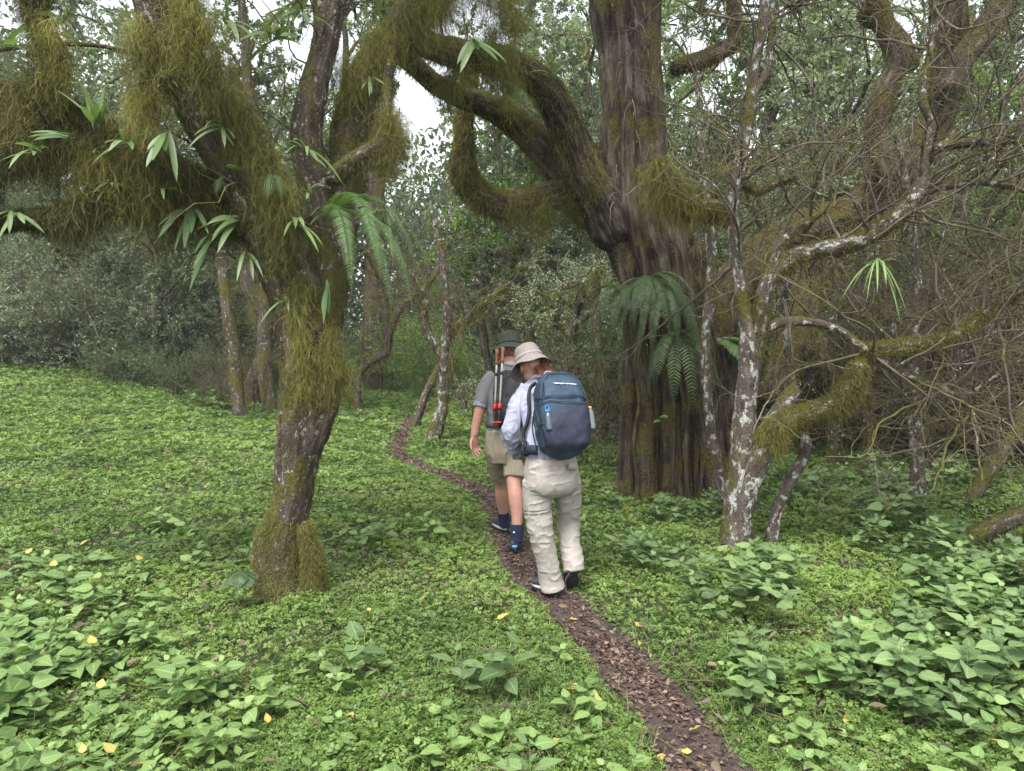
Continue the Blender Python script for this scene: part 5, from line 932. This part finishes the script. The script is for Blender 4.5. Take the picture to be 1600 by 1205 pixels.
def Acc_from(pb):
    me = bpy.data.meshes.new('t'); me.from_pydata(pb.V, [], pb.F); bm = bmesh.new(); bm.from_mesh(me); bmesh.ops.recalc_face_normals(bm, faces=bm.faces); bmesh.ops.triangulate(bm, faces=[f for f in bm.faces if len(f.verts) > 4])
    V = np.array([v.co[:] for v in bm.verts]); Q = np.array([[v.index for v in f.verts] + ([f.verts[-1].index] if len(f.verts) == 3 else []) for f in bm.faces]); bm.free(); bpy.data.meshes.remove(me); return Acc().add(V, Q, .5, V)
def strip(pts, w, th, side_hint, n=None):       # flat strap along points
    P = cr(np.asarray(pts, float), step=.012); T = nrm(np.gradient(P, axis=0)); sh = np.asarray(side_hint, float); sd = nrm(sh - T * (T * sh).sum(1, keepdims=True)) if sh.ndim == 1 else sh; up = np.cross(T, sd)
    return PB().ring_loft([np.array([p - s * w / 2 - u * th / 2, p + s * w / 2 - u * th / 2, p + s * w / 2 + u * th / 2, p - s * w / 2 + u * th / 2]) for p, s, u in zip(P, sd, up)])
class Pack:
    def __init__(s, bot, top, back, secs, e=3.3):
        s.bot, s.top = np.asarray(bot), np.asarray(top); s.u = u_(s.top - s.bot); s.H = np.linalg.norm(s.top - s.bot); s.b = u_(np.asarray(back) - s.u * np.dot(back, s.u)); s.r = u_(np.cross(s.u, s.b)); s.T = np.array([q[0] for q in secs]); s.a = np.array([q[1] for q in secs]); s.d = np.array([q[2] for q in secs]); s.e = e
    def pt(s, t, deg, off=0):                    # deg 90 = outer face (towards back dir), 0 = right as seen by someone looking at it
        t = np.asarray(t, float); an = np.radians(deg); a = np.interp(t, s.T, s.a) + off; d = np.interp(t, s.T, s.d) + off; c = np.sign(np.cos(an)) * np.abs(np.cos(an)) ** (2 / s.e); q = np.sign(np.sin(an)) * np.abs(np.sin(an)) ** (2 / s.e)
        return s.bot + s.u * s.H * t[..., None] + s.r * (c * a)[..., None] + s.b * (q * d)[..., None]
    def body(s, n=40):
        t = np.linspace(0, 1, 40); an = np.arange(n) * 360 / n; return PB().ring_loft([s.pt(np.full(n, x), an) for x in t])
    def panel(s, tf, degs, t0, off, th=.006, m=24):
        d = np.linspace(degs[0], degs[1], 30); R = []
        g = np.array([[t0 + (tf(x) - t0) * k / m for x in d] for k in range(m + 1)]); dd = np.broadcast_to(d, g.shape); edge = np.minimum(1, np.minimum(np.minimum(np.arange(m + 1), m - np.arange(m + 1))[:, None] / 3, np.minimum(np.arange(30), 29 - np.arange(30))[None] / 3))
        O = s.pt(g, dd, 0) + (s.pt(g, dd, off) - s.pt(g, dd, 0)) * edge[..., None]; I = s.pt(g, dd, -.004); ac = Acc(); w = fbm(O, 16, 3) - .5; rid = vn(O @ np.stack([s.r, s.b, s.u], 1) * np.array([1, 1, .5]), 40, 8) - .5; O = O + (s.b * 1.)[None, None] * ((w * .020 + rid * .006) * edge)[..., None]
        i = np.arange(m)[:, None] * 30 + np.arange(29)[None]; q = np.stack([i, i + 1, i + 31, i + 30], -1).reshape(-1, 4); ac.add(O, q, .5, O); return ac
    def line(s, ts, degs, r=.003, off=.004, n=40):
        t = np.interp(np.linspace(0, 1, n), np.linspace(0, 1, len(ts)), ts); d = np.interp(np.linspace(0, 1, n), np.linspace(0, 1, len(degs)), degs); P = s.pt(t, d, off); V, Q = tubes(P[None], np.full((1, n), r), 6); return Acc().add(V, Q)

# ---- woman in front, bent forward
gw = A(862, 935, 4.56); gw[2] = 0
WO = thing('person', 'walker in beige bucket hat, pale lilac shirt and long beige trousers, bent forward', 'person', gw)
fW = u_([-.28, .96, 0]); rW = u_([.96, .28, 0]); 
hc = A(829, 573, 4.88); hf = u_(fW * .85 - Z * .52 - rW * .1); hu = u_(Z * .86 + fW * .45 - rW * .12); hu = u_(hu - hf * np.dot(hu, hf))
b = PB(); b.sect([[*A(860, 725, 4.6), .135, .10], [*A(854, 675, 4.66), .14, .09], [*A(849, 632, 4.75), .135, .085], [*A(846, 609, 4.82), .11, .055], [*A(843, 594, 4.86), .055, .05]], rW, fW); head(b, hc, hf, hu, .97)
b.tube([P4(845, 605, 4.84, .045), P4(836, 588, 4.87, .050), [*(hc - hu * .04), .048]])
wl = [P4(822, 613, 4.80, .040), P4(801, 660, 4.66, .034), P4(798, 680, 4.66, .033), P4(812, 708, 4.82, .026), P4(816, 714, 4.86, .024)]; wr_ = [P4(886, 612, 4.84, .040), P4(902, 662, 4.86, .034), P4(893, 698, 5.0, .026), P4(888, 704, 5.03, .024)]
b.tube(wl); b.tube(wr_); hand(b, np.array(wl[-1][:3]), A(822, 722, 4.93) - A(816, 714, 4.86), -rW, fW, .9); hand(b, np.array(wr_[-1][:3]), A(880, 712, 5.1) - A(888, 704, 5.03), rW, fW, .9)
LgL = [P4(840, 745, 4.57, .080), P4(841, 790, 4.57, .062), P4(849, 828, 4.56, .058), P4(856, 870, 4.57, .052), P4(863, 918, 4.57, .038)]; LgR = [P4(885, 745, 4.60, .080), P4(888, 790, 4.69, .060), P4(886, 816, 4.76, .056), P4(890, 850, 4.70, .05), P4(896, 884, 4.62, .038)]
b.tube(LgL); b.tube(LgR); b.sect([[*A(860, 715, 4.6), .13, .10], [*A(862, 745, 4.58), .16, .115], [*A(862, 770, 4.58), .14, .1]], rW, fW); part('body', fuse(b, .0045, 4), skin, WO); face_bits(WO, hc, hf, hu, .97)
c = PB(); c.sect([[*A(861, 738, 4.585), .135, .100], [*A(860, 722, 4.59), .148, .114], [*A(857, 695, 4.61), .152, .115], [*A(853, 662, 4.67), .155, .112], [*A(849, 630, 4.75), .160, .118], [*A(846, 608, 4.82), .145, .088], [*A(844, 598, 4.85), .085, .068], [*A(841, 590, 4.87), .060, .060]], rW, fW)
c.tube([P4(826, 610, 4.80, .066), P4(812, 630, 4.75, .062), P4(801, 655, 4.68, .055), P4(797, 678, 4.66, .054), P4(803, 698, 4.74, .049), P4(812, 712, 4.85, .040)]); c.tube([P4(882, 610, 4.84, .066), P4(896, 635, 4.84, .060), P4(903, 662, 4.87, .054), P4(893, 700, 5.0, .040)])
part('shirt', fuse(c, .005, 3, .016, 20, 3, (1, 1, .8)), cloth('lilac_shirt', (.255, .265, .345)), WO)
part('collar', fuse(PB().tube([P4(828, 592, 4.84, .012), P4(838, 588, 4.80, .014), P4(850, 590, 4.80, .014), P4(858, 594, 4.86, .012)]), .004, 2, .003, 30), cloth('pale_collar', (.29, .29, .35)), WO)
t = PB(); t.sect([[*A(860, 714, 4.585), .158, .124], [*A(861, 730, 4.58), .170, .134], [*A(862, 752, 4.575), .176, .140], [*A(862, 764, 4.58), .168, .128], [*A(862, 772, 4.585), .13, .10]], rW, fW, e=2.3)
t.tube([P4(840, 750, 4.565, .096), P4(840, 790, 4.56, .089), P4(845, 830, 4.55, .080), P4(854, 870, 4.56, .070), P4(860, 903, 4.57, .073), P4(864, 922, 4.565, .080)], 26); t.tube([P4(885, 750, 4.60, .094), P4(888, 785, 4.67, .083), P4(888, 815, 4.72, .076), P4(891, 850, 4.67, .068), P4(895, 878, 4.60, .070), P4(897, 892, 4.58, .068)], 26)
TR = part('trousers', fuse(t, .005, 3, .0085, 18, 7, (.8, .8, 1.25)), cloth('beige_trousers', (.29, .265, .235)), WO)
seam = plain('seam', (.17, .15, .125), .8)
def cuff_ring(cx, cy, Y, r, tilt=0, w=.0032):
    a = np.linspace(0, 2 * math.pi, 40); P = A(cx, cy, Y) + np.outer(np.cos(a) * r, rW) + np.outer(np.sin(a) * r, fW) + np.outer(np.cos(a) * tilt, Z); V, Q = tubes(P[None], np.full((1, 40), w), 6); return Acc().add(V, Q)
for y_ in (792, 797): sub('knee_seam', cuff_ring(840.5, y_, 4.56, .0905, .012), seam, TR, WO)
for y_ in (787, 791): sub('knee_seam', cuff_ring(888, y_, 4.675, .0845, .004), seam, TR, WO)
def flap(pts, w, sidev, name, m, root, par): sub(name, Acc_from(strip(pts, w, .006, sidev)), m, par, root)
flap([A(889, 727, 4.44), A(901, 731, 4.48)], .045, Z, 'pocket_flap', cloth('flap_beige', (.28, .25, .21)), WO, TR)
boot(WO, 'boot', [*A(873, 934, 4.525)[:2], .016], [*A(832, 918, 4.68)[:2], .016], Z, A(863, 922, 4.60) * [1, 1, 0] + [0, 0, .10], dark_boot, grey_tr, .036)
ht = A(896, 893, 4.545); tt_ = A(893, 917, 4.70); boot(WO, 'boot', ht, ht + u_(tt_ - ht) * .25, u_(fW * .75 + Z * .55), A(896, 882, 4.60), dark_boot, grey_tr)
hatb = cloth('beige_hat', (.19, .172, .16)); hat(WO, hc + hu * .040 - hf * .005, hf, hu, hatb, cloth('hat_band_beige', (.25, .22, .20)), 1.02, .045, .045, 1.3)
hr = Acc(); r5 = rs(61); n = 900; k = r5.uniform(0, 1, n); base = hc - hu * .030 - hf * .075 + np.outer(r5.normal(.025, .022, n), rW) + np.outer(r5.normal(0, .018, n), hu); P = [base]; d = nrm(rW * .7 - Z * .8 - fW * .35 + r5.normal(0, .3, (n, 3)))
for j in range(6): P.append(P[-1] + d * .017 * r5.uniform(.7, 1.2, (n, 1))); d = nrm(d - Z * .22 + r5.normal(0, .12, (n, 3)))
V, Q = ribbons(np.stack(P, 1), nrm(r5.normal(size=(n, 3))), np.full(n, .004)); hr.add(V, Q, rep(r5.uniform(0, 1, n), 14)); part('hair', hr, plain('auburn_hair', (.16, .055, .028), .5, 60, .5), WO)

# backpack of the woman
bk = Pack(A(876, 722, 4.47), A(861, 590, 4.68), -fW - Z * .1, [(0, .045, .03), (.04, .085, .065), (.12, .138, .105), (.3, .158, .128), (.5, .160, .132), (.7, .150, .122), (.84, .138, .105), (.93, .112, .085), (.98, .075, .05), (1, .03, .02)])
bk.bot = bk.bot + bk.b * .085; bk.top = bk.top + bk.b * .085
BP = thing('backpack', 'large blue-grey backpack with navy mesh pocket on the walker in the beige hat', 'backpack', bk.bot)
part('main_compartment', fuse(bk.body(), .006, 3, .008, 14, 5), cloth('pack_blue', (.016, .036, .062), 12, .3, .6), BP)
part('mesh_pocket', bk.panel(lambda d: .53 + .05 * math.sin(math.radians(d * 2)) + .04 * math.cos(math.radians(d)), (165, 15), .03, .016), plain('pack_mesh', (.016, .020, .038), .6, 22, .5, .6, 500), BP)
part('top_pocket', bk.panel(lambda d: .93 - .0016 * abs(d - 90), (142, 38), .62, .013), cloth('pack_blue_lid', (.020, .044, .072), 12, .3, .55), BP)
blk = plain('black_webbing', (.012, .013, .018), .7, 60, .3); gz = plain('grey_zip', (.035, .045, .06), .5)
for ts, ds in (((.60, .80, .93, .95, .93, .78, .58), (150, 140, 122, 90, 58, 42, 30)), ((.57, .60, .56, .54), (160, 120, 60, 20))): part('piping', bk.line(ts, ds, .0035, .012), gz, BP)
lg = Acc(); 
for k in range(7): V, Q = tubes(bk.pt(np.array([.79 - .002 * k, .795 - .002 * k]), np.array([100 - k * 4., 98.5 - k * 4.]), .019)[None], np.full((1, 2), .0022), 5); lg.add(V, Q)
V, Q = tubes(bk.pt(np.linspace(.80, .785, 12), np.linspace(104, 70, 12), .019)[None], np.full((1, 12), .0016), 5); lg.add(V, Q); part('logo', lg, whitep, BP)
part('shoulder_strap', Acc_from(strip([A(838, 598, 4.66), A(829, 606, 4.66), A(826, 622, 4.62), A(827, 640, 4.59), A(824, 660, 4.56), A(818, 680, 4.56), A(822, 700, 4.52)], .022, .012, rW)), blk, BP)
part('shoulder_strap', Acc_from(strip([A(880, 600, 4.72), A(890, 604, 4.78), A(897, 622, 4.9), A(890, 660, 4.9)], .03, .010, rW)), blk, BP)
part('hip_belt', Acc_from(strip([A(840, 704, 4.45), A(829, 703, 4.47), A(820, 705, 4.56), A(818, 706, 4.68), A(840, 708, 4.76)], .06, .014, Z)), plain('belt_navy', (.015, .022, .04), .7, 40, .3), BP)
for q in ([A(818, 690, 4.50), A(817, 705, 4.46), A(819, 727, 4.46)], [A(835, 640, 4.50), A(832, 670, 4.49), A(838, 700, 4.44)], [A(909, 655, 4.50), A(913, 685, 4.48), A(907, 715, 4.46)]): part('webbing', Acc_from(strip(q, .008, .004, rW)), blk, BP)
for tt0, d0 in ((.36, (176, 128)), (.66, (176, 140)), (.36, (4, 52)), (.66, (4, 40))):
    part('compression_strap', Acc_from(strip(list(bk.pt(np.linspace(tt0, tt0 - .03, 8), np.linspace(*d0, 8), .014)), .011, .004, bk.u)), blk, BP)
part('side_bungee', bk.line((.3, .42, .5, .38, .28), (172, 178, 165, 160, 172), .0025, .022), gz, BP)
part('haul_loop', Acc_from(strip([A(848, 590, 4.62), A(853, 581, 4.60), A(862, 582, 4.6), A(866, 591, 4.6)], .014, .005, fW)), grey_tr, BP)
def bottle(label, base, up, r, h, mb, mc, org):
    T = thing('water_bottle', label, 'bottle', org); up = u_(up); part('flask', Acc_from(PB().tube([[*base, r * .85], [*(base + up * .02), r], [*(base + up * h * .7), r], [*(base + up * h * .85), r * .8], [*(base + up * h * .9), r * .6]], 20, .01)), mb, T); part('cap', Acc_from(PB().tube([[*(base + up * h * .9), r * .66], [*(base + up * h), r * .66]], 16, .01)), mc, T); return T
bt0 = bk.pt(.26, 128, .012); T = bottle('blue-capped bottle tucked in the mesh pocket of the blue-grey backpack', bt0, bk.u, .024, .13, plain('bottle_dark', (.03, .05, .07), .25, spec=.6), bluep, bt0)
lp = Acc(); a = np.linspace(0, 2 * math.pi, 20); c0 = bt0 + bk.u * .145; V, Q = tubes((c0 + np.outer(np.cos(a) * .011, bk.r) + np.outer(np.sin(a) * .017, bk.u))[None], np.full((1, 20), .003), 5); lp.add(V, Q); part('carry_loop', lp, bluep, T)
b2 = bk.pt(.30, 8, .022); T = bottle('clear bottle with orange lid in the right side pocket of the blue-grey backpack', b2, bk.u, .030, .15, plain('bottle_clear', (.10, .12, .12), .15, spec=.6), plain('orange_lid', (.75, .28, .12), .4), b2)

# ---- man ahead
gm = A(797, 850, 5.75); gm[2] = 0
MA = thing('person', 'walker ahead in olive hat, grey rolled-sleeve shirt, khaki shorts and navy socks', 'person', gm)
fM = u_([-.22, .97, 0]); rM = u_([.97, .22, 0]); hc = A(797, 549, 5.92); hf = u_(fM * .95 - Z * .28 + rM * .25); hu = u_(Z * .95 + fM * .22); hu = u_(hu - hf * np.dot(hu, hf))
b = PB(); b.sect([[*A(790, 690, 5.76), .15, .11], [*A(791, 660, 5.77), .14, .10], [*A(794, 620, 5.80), .165, .11], [*A(797, 592, 5.84), .17, .085], [*A(798, 575, 5.86), .07, .06]], rM, fM); head(b, hc, hf, hu, 1.02)
b.tube([P4(798, 582, 5.86, .06), P4(798, 566, 5.88, .056), [*(hc - hu * .03), .055]])
al = [P4(767, 590, 5.82, .052), P4(755, 622, 5.76, .046), P4(750, 640, 5.73, .044), P4(744, 664, 5.71, .037), P4(741, 681, 5.69, .029)]; arr = [P4(829, 590, 5.86, .052), P4(842, 630, 5.90, .044), P4(846, 645, 5.93, .042), P4(838, 660, 6.10, .034), P4(832, 668, 6.18, .028)]
b.tube(al); b.tube(arr); hand(b, np.array(al[-1][:3]), u_([.03, -.02, -1]), u_(fM * .8 - rM * .5), u_(-rM * .9 - fM * .45), .55, 1.08); hand(b, np.array(arr[-1][:3]), fM + Z * .1, rM, Z, .8)
b.tube([P4(777, 700, 5.79, .088), P4(779, 730, 5.88, .078), P4(782, 758, 5.96, .052), P4(784, 775, 5.98, .055), P4(787, 800, 6.03, .044), P4(789, 822, 6.06, .036)]); b.tube([P4(806, 700, 5.74, .088), P4(804, 735, 5.68, .076), P4(803, 758, 5.62, .055), P4(806, 778, 5.58, .060), P4(808, 808, 5.54, .045), P4(807, 845, 5.50, .037)])
part('body', fuse(b, .0045, 4), skin, MA); face_bits(MA, hc, hf, hu, 1.02)
c = PB(); c.sect([[*A(790, 678, 5.76), .158, .125], [*A(791, 660, 5.77), .155, .122], [*A(793, 630, 5.79), .170, .122], [*A(795, 607, 5.82), .185, .118], [*A(797, 592, 5.84), .172, .095], [*A(798, 580, 5.86), .105, .075], [*A(798, 572, 5.87), .070, .066]], rM, fM)
c.tube([P4(773, 590, 5.82, .072), P4(763, 602, 5.79, .066), P4(756, 618, 5.76, .058), P4(750, 637, 5.73, .055)]); c.tube([P4(824, 590, 5.86, .072), P4(836, 610, 5.88, .064), P4(844, 640, 5.92, .056)])
sg = cloth('grey_shirt', (.13, .127, .135)); SH = part('shirt', fuse(c, .006, 4, .012, 17, 13), sg, MA)
sub('rolled_cuff', fuse(PB().tube([P4(752, 630, 5.74, .058), P4(750, 637, 5.73, .059)], 20).tube([P4(844, 636, 5.92, .058), P4(845, 643, 5.93, .058)], 20), .005, 2, .004, 40), cloth('cuff_grey', (.20, .21, .24)), SH, MA)
c = PB().tube([P4(789, 568, 5.84, .016), P4(798, 570, 5.80, .018), P4(809, 568, 5.84, .016)]); sub('collar', fuse(c, .005, 2, .003, 30), cloth('collar_grey', (.22, .215, .24)), SH, MA)
t = PB(); t.sect([[*A(790, 672, 5.76), .158, .124], [*A(790, 685, 5.755), .168, .132], [*A(791, 705, 5.75), .172, .134], [*A(791, 722, 5.75), .15, .12]], rM, fM, e=2.3)
t.tube([P4(776, 702, 5.78, .100), P4(779, 728, 5.86, .090), P4(782, 745, 5.92, .082)], 24); t.tube([P4(807, 702, 5.73, .098), P4(805, 730, 5.68, .088), P4(804, 746, 5.65, .082)], 24)
SO = part('shorts', fuse(t, .006, 4, .014, 15, 17), cloth('khaki_shorts', (.20, .175, .125)), MA)
sub('hem', cuff_t(782, 747, 5.92, .094) if False else Acc_from(PB().tube([P4(781.5, 742, 5.915, .0845), P4(782, 746, 5.92, .0845)], 28)), cloth('hem_khaki', (.165, .145, .105)), SO, MA)
ns = cloth('navy_sock', (.012, .016, .04)); 
for rows in ([P4(786, 800, 6.03, .051), P4(789, 822, 6.06, .043)], [P4(808, 820, 5.53, .054), P4(807, 848, 5.50, .045)]):
    K_ = part('sock', fuse(PB().tube(rows, 20), .005, 2, .003, 30), ns, MA)
sub('sock_emblem', Acc_from(PB().ell(A(803, 832, 5.46), (rM, fM, Z), (.007, .004, .007), 8)), whitep, K_, MA)
boot(MA, 'shoe', [*A(790, 834, 6.05)[:2], .018], [*A(773, 818, 6.30)[:2], .018], Z, A(789, 822, 6.06) * [1, 1, 0] + [0, 0, .10], dark_boot, grey_tr)
hh = A(805, 862, 5.46); boot(MA, 'shoe', [hh[0], hh[1], .020], [hh[0] - .02, hh[1] + .275, .018], Z, A(807, 850, 5.50) * [1, 1, 0] + [0, 0, .10], dark_boot, plain('dark_trim', (.05, .05, .055), .6), patch=plain('blue_heel', (.05, .28, .45), .5))
hat(MA, hc + hu * .045, hf, hu, cloth('olive_hat', (.034, .038, .029)), cloth('olive_band', (.03, .033, .028)), 1.05, .045, .028, 2.1, .118)
hr = Acc(); n = 900; a = r5.uniform(0, math.pi * 2, n); e = r5.uniform(-.75, .2, n); side = u_(np.cross(hf, hu)); dr = np.outer(np.cos(a) * np.cos(e), side) * .080 + np.outer(np.sin(a) * np.cos(e), hf) * .097 + np.outer(np.sin(e), hu) * .095; kp = np.sin(a) < .1; base = (hc + dr + hu * .02)[kp]; n = len(base)
P = [base]; d = nrm(-hu + .5 * nrm(dr[kp]) + r5.normal(0, .2, (n, 3)))
for j in range(3): P.append(P[-1] + d * .008)
V, Q = ribbons(np.stack(P, 1), nrm(r5.normal(size=(n, 3))), np.full(n, .006)); hr.add(V, Q, .5); part('hair', hr, plain('brown_hair', (.045, .028, .02), .6, 60, .5), MA)
# slim dark pack with poles
mk = Pack(A(797, 668, 5.66), A(798, 580, 5.74), -fM, [(0, .07, .03), (.06, .115, .05), (.25, .14, .075), (.6, .145, .08), (.85, .13, .06), (.96, .10, .035), (1, .07, .02)])
mk.bot = mk.bot + mk.b * .04; mk.top = mk.top + mk.b * .04
MP = thing('backpack', 'slim black daypack on the walker in the olive hat', 'backpack', mk.bot); part('main_compartment', fuse(mk.body(), .006, 3, .008, 16, 6), cloth('pack_black', (.020, .020, .024), 12, .3, .6), MP)
part('front_pocket', mk.panel(lambda d: .50, (150, 30), .06, .012), cloth('pocket_black', (.014, .014, .018), 12, .3, .6), MP); part('piping', mk.line((.62, .8, .9, .8, .62), (150, 130, 90, 50, 30), .0035, .006), gz, MP)
for q, w in (([A(776, 588, 5.66), A(778, 577, 5.76), A(778, 574, 5.86), A(776, 590, 5.97), A(770, 625, 5.96), A(764, 650, 5.8)], .035), ([A(818, 588, 5.7), A(819, 577, 5.78), A(819, 574, 5.9), A(824, 600, 5.99)], .035)): part('shoulder_strap', Acc_from(strip(q, w, .01, rM)), blk, MP)
part('hip_belt', Acc_from(strip([A(780, 664, 5.62), A(764, 664, 5.70), A(760, 663, 5.82)], .05, .012, Z)), cloth('belt_grey', (.07, .07, .075)), MP)
pm = [plain('pole_cork', (.22, .09, .05), .7, 80, .2), plain('pole_shaft', (.30, .28, .27), .3, spec=.6), plain('pole_red', (.55, .035, .02), .4), plain('pole_black', (.02, .02, .02), .5)]
for nm, tp, bt in (('left of the pair of trekking poles strapped to the black daypack', (777, 546, 5.60), (772, 668, 5.56)), ('right of the pair of trekking poles strapped to the black daypack', (786, 543, 5.56), (779, 668, 5.52))):
    a_, b_ = A(*tp), A(*bt); T = thing('trekking_pole', nm, 'pole', b_, 'trekking poles'); f_ = lambda x: a_ + (b_ - a_) * x
    part('grip', Acc_from(PB().tube([[*f_(.0), .013], [*f_(.03), .016], [*f_(.10), .0125], [*f_(.15), .014], [*f_(.19), .012]], 12, .01)), pm[0], T); part('shaft', Acc_from(PB().tube([[*f_(.18), .0085], [*f_(.72), .0075]], 10, .05)), pm[1], T)
    part('clamp', Acc_from(PB().tube([[*f_(.70), .013], [*f_(.735), .015], [*f_(.77), .012]], 10, .01)), pm[2], T); part('clamp', Acc_from(PB().tube([[*f_(.30), .011], [*f_(.34), .011]], 10, .01)), pm[3], T)
    part('lower_shaft', Acc_from(PB().tube([[*f_(.76), .007], [*f_(.93), .006], [*f_(1.0), .004]], 10, .05)), pm[3], T); part('basket', Acc_from(PB().tube([[*f_(.925), .020], [*f_(.94), .022], [*f_(.945), .008]], 14, .01)), pm[2], T)
    part('wrist_strap', Acc_from(strip([f_(.02), f_(.08) + rM * -.035, f_(.16) + rM * -.04, f_(.1) + rM * -.01], .012, .003, fM)), blk, T)
print('people built', time.time() - T0)
